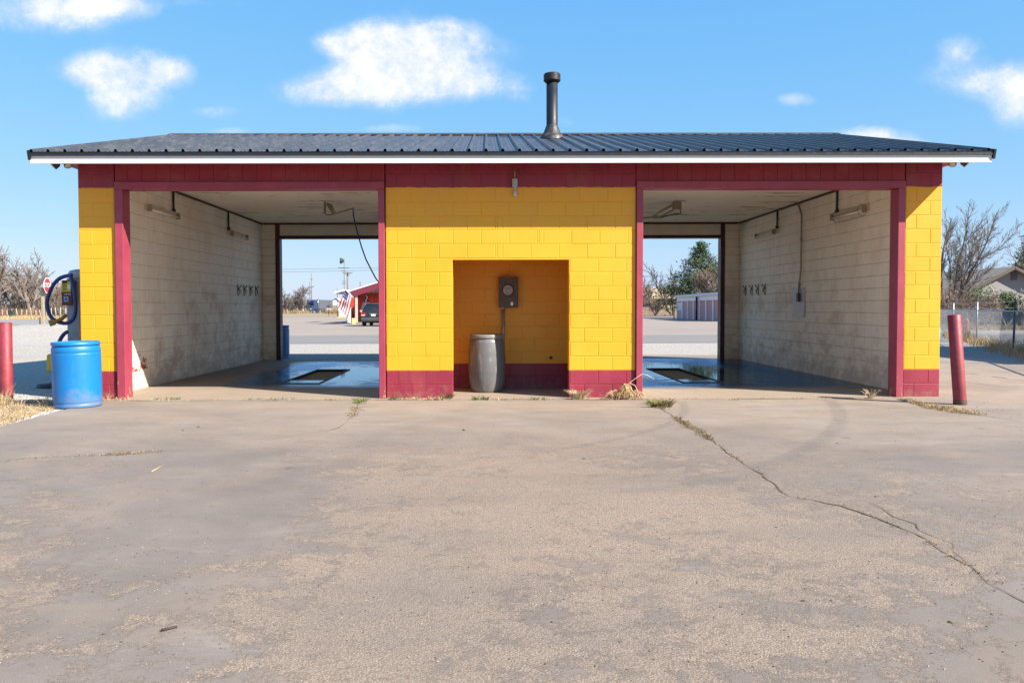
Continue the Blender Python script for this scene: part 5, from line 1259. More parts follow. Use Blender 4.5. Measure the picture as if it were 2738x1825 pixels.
# white rack, patterned stand, kerb
Y_ = dep(2160 * CZ / (848 - 824)); a, b2 = at(908.5, 848, Y_), at(922, 827, Y_)
t_ = thing('display_rack', 'white slatted display rack on the yellow kerb left of the store', 'rack', (a.x, Y_, 0)); a.z = .12
mb = MB(); 
for x in (a.x, b2.x - .07): mb.box(x, x + .07, Y_ - .05, Y_ + .5, a.z, b2.z)
mb.build('upright', M_WHT, t_)
for k in range(4): mb = MB(); z = a.z + .15 + (b2.z - a.z - .2) * k / 3; mb.box(a.x + .07, b2.x - .07, Y_ - .05, Y_ + .5, z, z + .10); mb.build('slat_shelf', M_WHT, t_)
t_ = thing('kerb_block', 'long yellow kerb block in front of the store', 'kerb', (a.x, Y_, 0)); mb = MB(); c, d = at(900, 852, Y_ - 2), at(936, 852, Y_ - 2); mb.box(c.x, d.x, Y_ - 2, Y_ + 1.0, -.02, .11); mb.build('block', M_YCURB, t_, bevel=.03)
t_ = thing('kerb_block', 'short yellow kerb block beside the porch post', 'kerb', (at(944, 852, YS + 1).x, YS + 1, 0)); mb = MB(); c, d = at(940, 852, YS - .6), at(949, 852, YS - .6); mb.box(c.x, d.x, YS - .6, YS - .3, -.02, .5); mb.build('block', M_YCURB, t_, bevel=.03)
Y_ = dep(2160 * CZ / (865 - 824)); a, b2 = at(928.5, 865, Y_), at(938, 822, Y_); xm = (a.x + b2.x) / 2 - .02
t_ = thing('pattern_stand', 'tall narrow white stand with dark heart shapes at the store corner', 'stand', (a.x, Y_, 0))
mb = MB(); mb.box(a.x, xm, Y_ - .02, Y_ + .02, 0.02, b2.z - .06); mb.build('panel', simple('stand_grey', (.50, .50, .55), .5), t_); mb = MB(); mb.box(xm, b2.x, Y_ + .0, Y_ + .05, 0.0, b2.z); mb.build('leaf', M_WHT, t_)
mb = MB()
for k in range(4):
    z = .2 + k * (b2.z - .3) / 4; w = (xm - a.x) * .36; cx_ = (a.x + xm) / 2
    mb.add([(cx_, Y_ - .024, z), (cx_ + w, Y_ - .024, z + w * 1.3), (cx_ + w * .5, Y_ - .024, z + w * 1.9), (cx_, Y_ - .024, z + w * 1.4), (cx_ - w * .5, Y_ - .024, z + w * 1.9), (cx_ - w, Y_ - .024, z + w * 1.3)], [(0, 1, 2, 3), (0, 3, 4, 5)])
mb.build('hearts', simple('heart_navy', (.03, .04, .11), .5), t_)

# dark crossover parked at the porch, seen from behind (local: y = 0 rear, +y forward)
M_CAR = simple('car_paint_dark', (.028, .032, .034), .25, .3, var=.08, spec=.7); M_CGLS = simple('car_glass', (.012, .014, .016), .06, spec=.9); M_TYRE = simple('tyre', (.012, .012, .012), .85); M_RIM = simple('rim', (.30, .30, .31), .35, .8)
M_TAIL = simple('tail_red', (.45, .012, .02), .2); M_CHROME = simple('chrome_strip', (.60, .60, .60), .2, .9)
Zc = 61.5; q = gr(998, 871.5)
car = thing('parked_car', 'dark green grey crossover parked at the store porch, seen from behind', 'car', (at(998, 824, q.y).x, q.y, -.015), (0, 0, radians(-2)))
def loft(mb, secs, mat=0, cap=True):
    n = len(secs[0][1]) * 2 - 2; base = len(mb.v)
    for y, half in secs:
        ring = [(x, z) for x, z in half] + [(-x, z) for x, z in half[-2:0:-1]]
        for x, z in ring: mb.v.append(Vector((x, y, z)))
    for i in range(len(secs) - 1):
        for j in range(n):
            a = base + i * n + j; b2 = base + i * n + (j + 1) % n; mb.f.append([a, b2, b2 + n, a + n]); mb.m.append(mat); mb.s.append(True)
    if cap:
        mb.f.append([base + j for j in range(n)][::-1]); mb.f.append([base + (len(secs) - 1) * n + j for j in range(n)]); mb.m += [mat] * 2; mb.s += [False] * 2
def sec(w, zb, zs, zw, wt, zt): return [(0, zb), (w * .88, zb), (w * .98, zb + .12), (w, zs), (w * .985, zw), (wt, zt - .07), (wt * .86, zt), (0, zt + .02)]
mb = MB(); loft(mb, [(0, sec(.86, .36, .70, .98, .80, 1.03)), (.10, sec(.93, .30, .72, 1.02, .80, 1.12)), (.35, sec(.94, .27, .74, 1.03, .74, 1.56)), (.62, sec(.945, .25, .74, 1.03, .73, 1.66)), (1.6, sec(.95, .22, .74, 1.01, .73, 1.72)), (2.6, sec(.95, .22, .74, 1.0, .72, 1.70)), (3.2, sec(.95, .22, .73, .99, .76, 1.42)), (3.7, sec(.94, .22, .72, .97, .80, 1.06)), (4.5, sec(.90, .24, .66, .88, .72, .95)), (4.8, sec(.78, .30, .6, .78, .6, .80))]); mb.build('body', M_CAR, car, world=False)
mb = MB(); mb.add([(-.70, .105, 1.09), (.70, .105, 1.09), (.64, .335, 1.52), (-.64, .335, 1.52)], [(0, 1, 2, 3)])
mb.v = [v + Vector((0, -.022, .0)) for v in mb.v]; mb.build('rear_window', M_CGLS, car, world=False)
for s in (-1, 1):
    mb = MB(); mb.add([(s * .955, .55, 1.07), (s * .955, 3.0, 1.05), (s * .80, 2.75, 1.52), (s * .80, .85, 1.56)], [(0, 1, 2, 3)]); mb.build('side_window', M_CGLS, car, world=False)
    mb = MB(); mb.box(min(s * .60, s * .93), max(s * .60, s * .93), -.02, .16, .80, 1.0); tl = mb.build('tail_lamp', M_TAIL, car, world=False, bevel=.02)
    mb = MB(); mb.box(min(s * .62, s * .90), max(s * .62, s * .90), -.024, -.021, .80, .85); mb.build('reverse_lens', M_WHT, tl, world=False)
    mb = MB(); mb.box(min(s * .68, s * .72), max(s * .68, s * .72), .8, 2.5, 1.74, 1.78); mb.box(min(s * .68, s * .72), max(s * .68, s * .72), .8, .86, 1.66, 1.75); mb.build('roof_rail', M_CHROME, car, world=False)
    mb = MB(); mb.box(min(s * .96, s * 1.10), max(s * .96, s * 1.10), 3.05, 3.15, 1.02, 1.18); mb.build('mirror', M_CAR, car, world=False, bevel=.02)
    for y in (.85, 3.85):
        M_ = Matrix.Translation((s * .84, y, .35)) @ Matrix.Rotation(pi / 2, 4, 'Y'); mb = MB(); mb.lathe([(.2, -.11), (.33, -.11), (.35, -.07), (.35, .07), (.33, .11), (.2, .11)], 22, M_); w_ = mb.build('wheel', M_TYRE, car, world=False)
        mb = MB(); mb.lathe([(.001, s * .105), (.2, s * .105), (.21, s * .112)], 18, M_); mb.build('rim', M_RIM, w_, world=False)
mb = MB(); mb.box(-.9, .9, -.09, .06, .38, .62); mb.build('bumper', simple('bumper_grey', (.05, .052, .054), .5), car, world=False, bevel=.04)
mb = MB(); mb.box(-.88, .88, -.095, -.085, .585, .61); mb.build('chrome_strip', M_CHROME, car, world=False)
mb = MB(); mb.box(-.16, .16, -.012, .0, .76, .90); pl = mb.build('licence_plate', M_WHT, car, world=False)
mb = MB()
for k in range(5): mb.box(-.11 + k * .045, -.08 + k * .045, -.014, -.0125, .80, .86)
mb.build('plate_print', simple('plate_ink', (.12, .2, .4), .5), pl, world=False)
mb = MB(); mb.box(-.30, .30, -.01, .12, .92, .96); mb.build('trim_strip', M_CHROME, car, world=False)
mb = MB(); mb.box(-.62, .62, .36, .52, 1.64, 1.68); mb.build('spoiler', M_CAR, car, world=False, bevel=.015)

# lorry: blue cab and grey hopper trailer on the far road, heading towards us (local: -y is the front)
M_LB = simple('truck_blue', (.020, .045, .13), .35, .2, var=.25, scale=2); M_TRL = simple('trailer_grey', (.12, .13, .16), .5, .3, var=.1, scale=2)
Yt = dep(245); q = at(823.5, 834, Yt)
tk = thing('semi_truck', 'dark blue semi truck with grey trailer on the far road', 'truck', (q.x, Yt, 0), (0, 0, radians(-13)))
def tb(name, mat, *bx, parent=tk, bev=0): 
    mb = MB()
    for k in bx: mb.box(*k)
    return mb.build(name, mat, parent, world=False, bevel=bev)
cabp = tb('cab', M_LB, (-1.2, 1.2, 1.6, 4.4, 1.0, 3.9), (-1.1, 1.1, .2, 1.62, 1.0, 2.25), bev=.12)
mb = MB(); mb.add([(-1.1, 1.57, 2.35), (1.1, 1.57, 2.35), (1.0, 1.58, 3.0), (-1.0, 1.58, 3.0)], [(0, 1, 2, 3)]); mb.build('windscreen', M_CGLS, cabp, world=False)
for s in (-1, 1): mb = MB(); mb.box(min(s * 1.2, s * 1.215), max(s * 1.2, s * 1.215), 1.9, 2.9, 2.3, 2.95); mb.build('side_window', M_CGLS, cabp, world=False)
tb('grille', M_CHROME, (-.55, .55, .14, .21, 1.0, 2.05)); tb('front_bumper', M_CHROME, (-1.2, 1.2, -.05, .25, .4, .85))
for s in (-1, 1):
    tb('headlight', M_WHT, (min(s * .65, s * 1.0), max(s * .65, s * 1.0), .13, .25, 1.1, 1.4)); mb = MB(); mb.tube([(s * 1.28, 4.6, 1.0), (s * 1.28, 4.6, 4.5)], .1, 10); mb.build('exhaust_stack', M_CHROME, tk, world=False)
    tb('mirror', M_CHROME, (min(s * 1.3, s * 1.5), max(s * 1.3, s * 1.5), 1.7, 1.8, 2.3, 3.0)); tb('mudguard', M_LB, (min(s * .75, s * 1.22), max(s * .75, s * 1.22), .3, 1.5, .95, 1.25))
tr_ = tb('trailer', M_TRL, (-1.27, 1.27, 5.2, 15.5, 1.35, 4.05)); 
mb = MB(); mb.add([(-.8, 6, .7), (.8, 6, .7), (.8, 9.5, .7), (-.8, 9.5, .7), (-1.2, 5.6, 1.349), (1.2, 5.6, 1.349), (1.2, 9.9, 1.349), (-1.2, 9.9, 1.349)], [(0, 1, 5, 4), (1, 2, 6, 5), (2, 3, 7, 6), (3, 0, 4, 7), (3, 2, 1, 0)]); mb.build('hopper', M_TRL, tr_, world=False)
mb = MB()
for k in range(18):
    for s in (-1, 1): mb.box(min(s * 1.27, s * 1.30), max(s * 1.27, s * 1.30), 5.4 + k * .57, 5.47 + k * .57, 1.4, 4.0)
mb.build('rib', M_TRL, tr_, world=False); tb('frame', M_BLKPL, (-.5, .5, 1.5, 5.8, .7, .95))
for y in (.95, 3.9, 5.1, 12.6, 13.9):
    for s in (-1, 1):
        M_ = Matrix.Translation((s * 1.0, y, .5)) @ Matrix.Rotation(pi / 2, 4, 'Y'); mb = MB(); mb.lathe([(.25, -.22), (.48, -.22), (.5, -.15), (.5, .15), (.48, .22), (.25, .22)], 18, M_); w_ = mb.build('wheel', M_TYRE, tk, world=False); mb = MB(); mb.lathe([(.001, s * .16), (.26, s * .21)], 14, M_); mb.build('rim', M_RIM, w_, world=False)
# low brick house, white barn, oak, poles
Yh = dep(268); a, b2 = at(766, 824, Yh), at(823, 824, Yh); zw, zr_ = at(790, 815, Yh).z, at(790, 801, Yh).z
h_ = thing('brick_house', 'low red brick house with grey roof behind the blue truck', 'house', (a.x, Yh, 0))
mb = MB(); mb.box(a.x - 8, b2.x, Yh, Yh + 9, 0, zw); mb.build('wall', simple('red_brick_far', (.33, .085, .05), .9, var=.2, scale=2), h_)
mb = MB(); mb.prism([(Yh - .7, zw), (Yh + 9.7, zw), (Yh + 4.5, zr_)], lambda u, w, d: (d, u, w), a.x - 8.6, b2.x + .6); mb.build('roof', simple('grey_shingle', (.20, .20, .215), .9), h_)
for k in range(3): mb = MB(); x = a.x + 1 + k * 2.1; mb.box(x, x + 1.0, Yh - .05, Yh - .002, 1.0, 2.0); mb.build('window', M_CGLS, h_)
for px in (812, 796): mb = MB(); x = at(px, 824, Yh).x; mb.box(x - .15, x + .15, Yh - .9, Yh - .6, 0, zw); mb.build('porch_post', M_WHT, h_)
Yb = dep(285); a, b2, ap = at(874, 824, Yb), at(916, 824, Yb), at(899, 797, Yb)
bn = thing('white_barn', 'long white gabled barn between the truck and the store', 'barn', (a.x, Yb, 0)); zE_ = at(880, 812, Yb).z
mb = MB(); mb.prism([(a.x, 0), (b2.x, 0), (b2.x, zE_), (ap.x, ap.z - .3), (a.x, zE_)], lambda u, w, d: (u, d, w), Yb, Yb + 20); mb.build('wall', simple('barn_white', (.78, .77, .75), .6), bn)
mb = MB()
for x0, z0, x1_, z1_ in ((a.x - .5, zE_ - .1, ap.x, ap.z), (ap.x, ap.z, b2.x + .5, zE_ - .1)): mb.add([(x0, Yb - .4, z0 + .05), (x1_, Yb - .4, z1_ + .05), (x1_, Yb + 20.4, z1_ + .05), (x0, Yb + 20.4, z0 + .05)], [(0, 1, 2, 3)])
mb.build('roof', simple('barn_roof_white', (.74, .74, .76), .4), bn)
mb = MB(); mb.box(a.x + 1.5, a.x + 3.6, Yb - .05, Yb - .005, 0, 2.6); mb.build('door', M_LOT, bn)
Yo = dep(236); q = at(766, 838, Yo)
bare_tree('bare_tree', 'rounded spreading bare tree in front of the low brick house', (q.x, Yo, 0), at(790, 757, Yo).z, 31, 6, .30, dict(rmin=.03, levels=4, kids=[6, 6, 5, 4], jit=.10, up=-.01, ang=(30, 66), len=(.5, .75)), M_BARK, M_TWIG, splay=1.25, L0=.40)
brush('far_brush', at(757, 824, dep(232)).x, at(822, 824, dep(232)).x, dep(233), 1.5, 240, 21, [M_TWIGR, M_DRY2, M_DRY], .05)
brush('brown_brush', at(872, 824, dep(215)).x, at(912, 824, dep(215)).x, dep(215), 2.0, 160, 22, [M_TWIGR, M_DRY], .05)
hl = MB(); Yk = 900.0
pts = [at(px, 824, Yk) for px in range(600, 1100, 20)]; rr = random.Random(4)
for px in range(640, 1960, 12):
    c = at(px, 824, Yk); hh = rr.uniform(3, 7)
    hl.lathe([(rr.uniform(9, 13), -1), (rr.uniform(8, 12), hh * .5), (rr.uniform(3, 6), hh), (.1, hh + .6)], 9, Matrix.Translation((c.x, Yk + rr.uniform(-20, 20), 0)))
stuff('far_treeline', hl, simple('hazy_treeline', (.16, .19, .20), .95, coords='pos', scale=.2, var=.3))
def pole(name, label, px, top, Z, r, arms=(), cat='utility pole', mat=M_WOODP, group=None, wood=True):
    Y = dep(Z); b = at(px, 824, Y); zt = at(px, top, Y).z; t_ = thing(name, label, cat, (b.x, Y, 0), group=group)
    mb = MB(); mb.tube([(b.x, Y, -.1), (b.x, Y, zt)], [r, r * .7], 8); mb.build('shaft', mat, t_)
    for py, w in arms: z = at(px, py, Y).z; mb = MB(); mb.box(b.x - w / 2, b.x + w / 2, Y - r * 1.6, Y - r * .8, z - .07, z + .07); mb.build('crossarm', mat, t_)
    return t_, b, zt
GP = 'utility poles behind the store and truck'
M_POLE = simple('pole_wood_grey', (.17, .145, .125), .9, var=.2)
pole('utility_pole', 'shorter left pole of the pair rising behind the blue truck', 829, 753, 300, .17, (), mat=M_POLE, group=GP)
pole('utility_pole', 'taller right pole of the pair rising behind the blue truck', 833.5, 730, 300, .17, ((746, 1.6),), mat=M_POLE, group=GP)
pole('utility_pole', 'thick utility pole with a crossarm and transformer behind the store roof', 930, 727, 150, .20, ((729, 1.9), (733, 1.2)), mat=M_POLE, group=GP)
t_, b, zt = pole('utility_pole', 'stubby pole top just over the store roof ridge line', 964, 753, 130, .14, (), mat=M_POLE, group=GP)
pole('lamp_post', 'slim dark post standing at the edge of the store lot', 902, 773, 118, .06, (), 'post', M_BLKPL)
t_, b, zt = pole('street_name_post', 'short thin post with two crossed sign blades by the truck', 879, 806, 149, .05, (), 'sign', M_RUST)
for z, a_ in ((zt - .75, .35), (zt - .95, -.4)): mb = MB(); mb.obox((b.x, b.y, z), (Vector((cos(a_), 0, sin(a_) * .6)), Vector((0, 1, 0)), Vector((0, 0, 1))), (.36, .02, .07)); mb.build('blade', M_BLKPL, t_)
# tall mast with a half-round dish and antennas
Ym = dep(120); q = at(921, 824, Ym); zt = at(921, 692, Ym).z
ms = thing('antenna_mast', 'tall thin mast with dark half-round dish and stub antennas', 'antenna mast', (q.x, Ym, 0))
mb = MB(); mb.tube([(q.x, Ym, 0), (q.x, Ym, zt)], .04, 6); mb.build('mast', M_BARKD, ms)
for py, w in ((716, .9), (724, .5), (758, .35), (752, .3)): mb = MB(); z = at(921, py, Ym).z; mb.tube([(q.x - w, Ym, z), (q.x + w * .8, Ym, z)], .035, 5); mb.build('antenna', M_BLKPL, ms)
c, d = at(909.5, 689, Ym), at(909.5, 705, Ym); R_ = (c.z - d.z) / 2; mb = MB()
mb.lathe([(R_, 0), (R_ * .92, .18), (R_ * .7, .38), (R_ * .4, .50), (.001, .55)], 20, Matrix.Translation((c.x, Ym, (c.z + d.z) / 2)) @ Matrix.Rotation(pi / 2, 4, 'Y')); mb.tube([(c.x + .5, Ym, (c.z + d.z) / 2), (q.x, Ym, (c.z + d.z) / 2 - .1)], .04, 5); mb.build('dish', simple('dish_slate', (.022, .026, .034), .7), ms)
def wires(name, label, Y, P, r=.02):
    t_ = thing(name, label, 'power line', at(*P[0][0], Y))
    for pts in P: mb = MB(); mb.tube([at(px, py, Y) for px, py in pts], r, 4); mb.build('cable', M_BLKPL, t_)
wires('power_lines', 'two thin power cables crossing the sky behind the store', dep(150), [[(600, 722), (760, 720), (930, 717), (1020, 716), (1200, 714)], [(600, 729), (760, 727), (930, 724), (1020, 722), (1200, 720)]])

# ------------------------------------------------------------------ through the right bay
YA, YB_ = dep(97.5), dep(78); XA = at(1809, 853, YA).x; XB = at(1924, 860, YB_).x
ux = Vector((XB - XA, YB_ - YA, 0)); Ls = ux.length; ux.normalize(); un = Vector((ux.y, -ux.x, 0))
if un.x > 0: un = -un
O = Vector((XA, YA, 0)); Hs = at(1809, 789.5, YA).z
su = thing('storage_units', 'row of pale storage units with pink roll-up doors', 'building', O)
def sb(name, mat, u0, u1, d0, d1, z0, z1, parent=su):
    mb = MB(); mb.add([O + ux * u - un * d + Vector((0, 0, z)) for z in (z0, z1) for d in (d0, d1) for u in (u0, u1)], [(0, 2, 3, 1), (4, 5, 7, 6), (0, 1, 5, 4), (2, 6, 7, 3), (0, 4, 6, 2), (1, 3, 7, 5)]); return mb.build(name, mat, parent)
M_STW = simple('storage_pale_steel', (.66, .66, .66), .5, .1, var=.06); M_STD = None
def m_roll():
    m, t, b = material('pink_roll_door'); z = t.sep(t.pos())[2]; s = t.math('SINE', t.mul(z, 62.0)); c = t.mix(t.mr(s, -1, 1), (.42, .17, .18), (.54, .26, .27)); out(t, b, c, .5, t.bump(s, .6, .02)); return m
M_STD = m_roll()
sb('wall', M_STW, 0, Ls, .14, 6, 0, Hs - .25); sb('header', M_STW, 0, Ls, 0, .138, Hs - .72, Hs - .25); sb('roof', simple('storage_roof_blue_grey', (.36, .42, .52), .4, .3), -.15, Ls + .2, -.25, 6.2, Hs - .25, Hs)
nd = int(Ls / 2.45); e = Ls / nd
for k in range(nd):
    sb('pier', M_STW, k * e, k * e + .3, .0, .138, 0, Hs - .72)
    if k == 0: sb('office_panel', simple('pink_panel', (.46, .26, .29), .6), .3, e, .10, .138, 0, Hs - .72)
    else: sb('roll_door', M_STD, k * e + .3, (k + 1) * e, .10, .138, 0, Hs - .74)
sb('pier', M_STW, Ls - .3, Ls - .003, -.002, .136, 0, Hs - .722)
sn = sb('sign_board', M_WHT, .45, e - .15, .06, .098, 1.0, Hs - .95)
mb = MB(); rr = random.Random(9)
for k in range(11):
    z = Hs - 1.05 - k * .10; 
    if z < 1.05: break
    u = .62
    while u < e - .35:
        w = rr.uniform(.06, .3); p = [O + ux * a_ - un * .056 + Vector((0, 0, zz_)) for a_, zz_ in ((u, z - .05), (min(u + w, e - .3), z - .05), (min(u + w, e - .3), z), (u, z))]; mb.add(p, [(0, 1, 2, 3)]); u += w + .07
mb.build('sign_print', simple('sign_blue_ink', (.05, .07, .25), .6), sn)
q = O + ux * (4 * e - .35); mb = MB(); mb.tube([q + un * .16 + Vector((0, 0, .0)), q + un * .16 + Vector((0, 0, Hs - .3))], .11, 8); mb.build('downpipe', M_BLKPL, su)
q = gr(1802, 853.5); yp = thing('guard_post', 'short mustard yellow guard post at the corner of the storage units', 'bollard', (q.x, q.y, 0)); mb = MB(); mb.lathe([(.07, 0), (.07, 1.25), (.001, 1.3)], 14, Matrix.Translation((q.x, q.y, 0))); mb.build('pipe', simple('mustard', (.34, .25, .06), .7), yp)
# tan house, board fence, bush, evergreen, bare trees
Yh = dep(165); a, b2 = at(1690, 824, Yh), at(1830, 824, Yh); zw, zr_ = at(1750, 797, Yh).z, at(1750, 768, Yh).z
h_ = thing('tan_house', 'cream house with tan shingle roof behind the bare bush', 'house', (a.x, Yh, 0))
mb = MB(); mb.box(a.x, b2.x, Yh, Yh + 10, 0, zw); mb.build('wall', simple('cream_siding', (.50, .41, .29), .8), h_)
mb = MB(); mb.prism([(Yh - 1, zw - .1), (Yh + 11, zw - .1), (Yh + 5, zr_)], lambda u, w, d: (d, u, w), a.x - .5, b2.x + .5); mb.build('roof', simple('tan_shingle', (.33, .235, .155), .9, var=.25, scale=3, coords='pos'), h_)
mb = MB(); x = at(1727, 824, Yh).x; mb.box(x - 1, x + 1, Yh - .05, Yh - .004, .9, 2.3); mb.build('window', M_CGLS, h_); mb = MB(); x = at(1740, 824, Yh).x; mb.box(x - .5, x + .5, Yh - .05, Yh - .004, 0, 2.1); mb.build('door', simple('brown_door', (.22, .11, .06), .6), h_)
def board_fence(name, label, p0, p1, h, mat, w=.14):
    t_ = thing(name, label, 'fence', p0); d = (p1 - p0); L = d.length; d.normalize(); n = Vector((d.y, -d.x, 0)); mb = MB(); k = int(L / w); rr = random.Random(6)
    for i in range(k): c = p0 + d * (i + .5) * w; hh = h + rr.uniform(-.04, .04); mb.obox((c.x, c.y, hh / 2), (d, n, Vector((0, 0, 1))), (w * .45, .012, hh / 2))
    mb.build('boards', mat, t_)
    mb = MB()
    for z in (.35, h - .3): mb.beam(p0 + n * -.04 + Vector((0, 0, z)), p1 + n * -.04 + Vector((0, 0, z)), .04, .09)
    mb.build('rail', mat, t_)
    for i in range(int(L / 2.4) + 1): c = p0 + d * min(L, i * 2.4); mb = MB(); mb.obox((c.x - n.x * .09, c.y - n.y * .09, h / 2), (d, n, Vector((0, 0, 1))), (.05, .045, h / 2)); mb.build('post', mat, t_)
M_BRD = simple('weathered_board', (.22, .165, .13), .9, var=.35, scale=4, coords='pos'); M_BRDD = simple('dark_board', (.10, .085, .075), .9, var=.3, scale=4, coords='pos'); M_BRDM = simple('brown_board', (.17, .105, .085), .9, var=.3, scale=4, coords='pos')
Yf = dep(150); board_fence('board_fence', 'weathered board fence in front of the tan house', Vector((at(1690, 824, Yf).x, Yf, 0)), Vector((at(1815, 824, Yf).x, Yf, 0)), at(1750, 820.5, Yf).z, M_BRD, .30)
mb = MB(); mb.box(at(1690, 824, dep(128)).x - 6, at(1815, 824, dep(128)).x, dep(128) - .15, dep(128) + .15, -.03, .14); t_ = thing('timber_edging', 'long dark timber edging along the tan lot under the bare bush', 'edging', (at(1690, 824, dep(128)).x, dep(128), 0)); mb.build('timber', M_BRDD, t_)
q = at(1752, 846, dep(131)); t_ = bare_tree('bare_bush', 'many-stemmed bare brown bush in front of the tan house', (q.x, dep(131), 0), at(1752, 789, dep(131)).z, 41, 11, .07, dict(rmin=.022, levels=3, kids=[5, 4, 3], jit=.08, ang=(12, 34), up=.05), M_BARKD, M_TWIGR, 'bush', splay=.42, L0=.6)
q = at(1795, 846, dep(135)); bare_tree('bare_tree', 'tall open bare tree standing left of the dark evergreen', (q.x + .2, dep(135), 0), at(1780, 690, dep(135)).z, 44, 2, .16, dict(rmin=.028, levels=3, kids=[4, 5, 4], jit=.13, ang=(18, 42)), M_BARKD, M_BARKD, splay=.28, lean=(-.12, 0))
q = at(1726, 840, dep(140)); bare_tree('bare_tree', 'wispy low bare tree next to the door post with the tan roof behind', (q.x - 1.2, dep(140), 0), at(1728, 726, dep(140)).z, 47, 3, .10, dict(rmin=.022, levels=4, kids=[4, 4, 4, 3], jit=.12, ang=(20, 48)), M_TWIG, M_TWIG, splay=.4)
brush('back_brush', at(1719, 824, dep(185)).x, at(1790, 824, dep(185)).x, dep(185), 5.6, 380, 12, [M_TWIG, M_TWIGR], .05)
Ye = dep(108); q = at(1873, 846, Ye); evergreen('evergreen_tree', 'big dark evergreen behind the storage units', (q.x, Ye, 0), at(1873, 650, Ye).z, 6.3, 51, dens=2.0, bare_low=.10)
q = at(1910, 846, dep(101)); bare_tree('bare_tree', 'fine-twigged grey bare tree overlapping the dark evergreen', (q.x + .3, dep(101), 0), at(1905, 688, dep(101)).z, 53, 4, .10, dict(rmin=.02, levels=4, kids=[5, 5, 5, 4], jit=.10, ang=(18, 44)), M_BARK, M_TWIGR, splay=.35, L0=.40)
wires('power_lines', 'two pale power cables in front of the dark evergreen', dep(96), [[(1690, 737), (1760, 737), (1850, 729.5), (1930, 729)], [(1690, 740), (1760, 741), (1850, 741), (1930, 741)]], .015)

# ------------------------------------------------------------------ right of the building
# chain-link fence on leaning posts
P1, P2, P0 = gr(2611, 912), gr(2709, 936), gr(2510, 903)
dF = (P2 - P1); spc = dF.length; dF.normalize(); zr_ = at(2611, 829.5, P1.y).z
cl = thing('chain_link_fence', 'low chain-link fence with top rail and two loose wires above', 'fence', P1)
Pl = P1 - dF * (spc * 3.2); Pr = P2 + dF * (spc * 1.6)
mb = MB(); mb.tube([Pl + Vector((0, 0, zr_)), Pr + Vector((0, 0, zr_))], .022, 8); mb.build('top_rail', M_GALV, cl)
def mesh_fence():
    mb = MB(); L = (Pr - Pl).length; g = .072; h = zr_ - .02; k = int((L + h) / g); nn = Vector((dF.y, -dF.x, 0))
    for s in (1, -1):
        for i in range(-int(h / g) - 1, k):
            u0 = i * g if s > 0 else i * g + h; u1 = u0 + s * h; z0, z1 = .02, h
            if min(u0, u1) < 0 or max(u0, u1) > L: continue
            mb.tube([Pl + dF * u0 + Vector((0, 0, z0)) + nn * .004 * s, Pl + dF * u1 + Vector((0, 0, z1)) + nn * .004 * s], .0023, 3, cap=False)
    mb.build('mesh', M_GALV, cl)
mesh_fence()
tops = [(P1 - dF * spc * 2, .0), (P1 - dF * spc, .16), (P1, .05), (P2, .22), (P2 + dF * spc, .1)]; zz_ = at(2614, 806, P1.y).z; tp = []
for k, (p, ln) in enumerate(tops):
    e = p + Vector((0, 0, zz_)) + dF * ln; tp.append(e); mb = MB(); mb.tube([p - Vector((0, 0, .1)), e], .032, 8); mb.build('post', M_GALV if k != 3 else simple('dark_steel_post', (.07, .075, .09), .6, .4), cl)
for dz in (0.02, .22):
    mb = MB(); pts = []
    for a, b2 in zip(tp[:-1], tp[1:]):
        for t in (0, .33, .66): p = a.lerp(b2, t); pts.append(p - Vector((0, 0, dz + .25 * t * (1 - t) * 1.0)))
    mb.tube(pts, .008, 4); mb.build('loose_wire', M_LIGHTBARK, cl)
# dry weeds along the fence foot
mb = MB(); rr = random.Random(31)
for _ in range(1500):
    t = rr.uniform(-1.2, 2.2); p = P1 + dF * spc * t + Vector((rr.gauss(0, .35), rr.gauss(.1, .35), 0)); tuft(mb, (p.x, p.y, -.01), 4, rr.choice((.12, .2, .3)) * (1.3 if t > .4 else .8), .10, rr, .8, .006, rr.choice((0, 0, 1)))
for _ in range(26):
    p = P1 + dF * rr.gauss(-.35, .25) * spc * .5 + Vector((0, .3, 0)); mb.tube([p, p + Vector((rr.gauss(0, .15), 0, rr.uniform(.4, .95)))], [.012, .004], 4, 2)
stuff('fence_weeds', mb, [M_DRY, M_DRY2, M_TWIGR])
mb = MB()
for _ in range(1600):
    px, py = rr.uniform(2490, 2800), rr.uniform(866, 882); p = gr(px, py); tuft(mb, (p.x, p.y, -.03), 3, .22, .25, rr, .8, .015, rr.choice((0, 0, 1)))
stuff('street_grass', mb, [M_DRY, M_DRY2])
# blue drum lying behind the fence
q = gr(2512, 919); q.y += .9; bd = thing('barrel', 'blue barrel lying on its side behind the chain-link fence', 'barrel', (q.x, q.y, .30))
Mx = Matrix.Translation((q.x, q.y, .30)) @ Matrix.Rotation(radians(65), 4, 'Z') @ Matrix.Rotation(pi / 2, 4, 'X') @ Matrix.Translation((0, 0, -.44)); mb = MB(); mb.lathe([(.001, .02), (.26, .02), (.29, 0), (.3, .05), (.3, .3), (.305, .32), (.3, .34), (.3, .56), (.305, .58), (.3, .6), (.3, .84), (.285, .89), (.26, .87), (.001, .87)], 36, Mx); mb.build('body', simple('bright_blue_drum', (.02, .27, .62), .4, var=.15), bd); mb = MB(); mb.lathe([(.04, .86), (.04, .895), (.001, .897)], 12, Mx @ Matrix.Translation((.15, 0, 0))); mb.build('bung', M_WHT, bd)
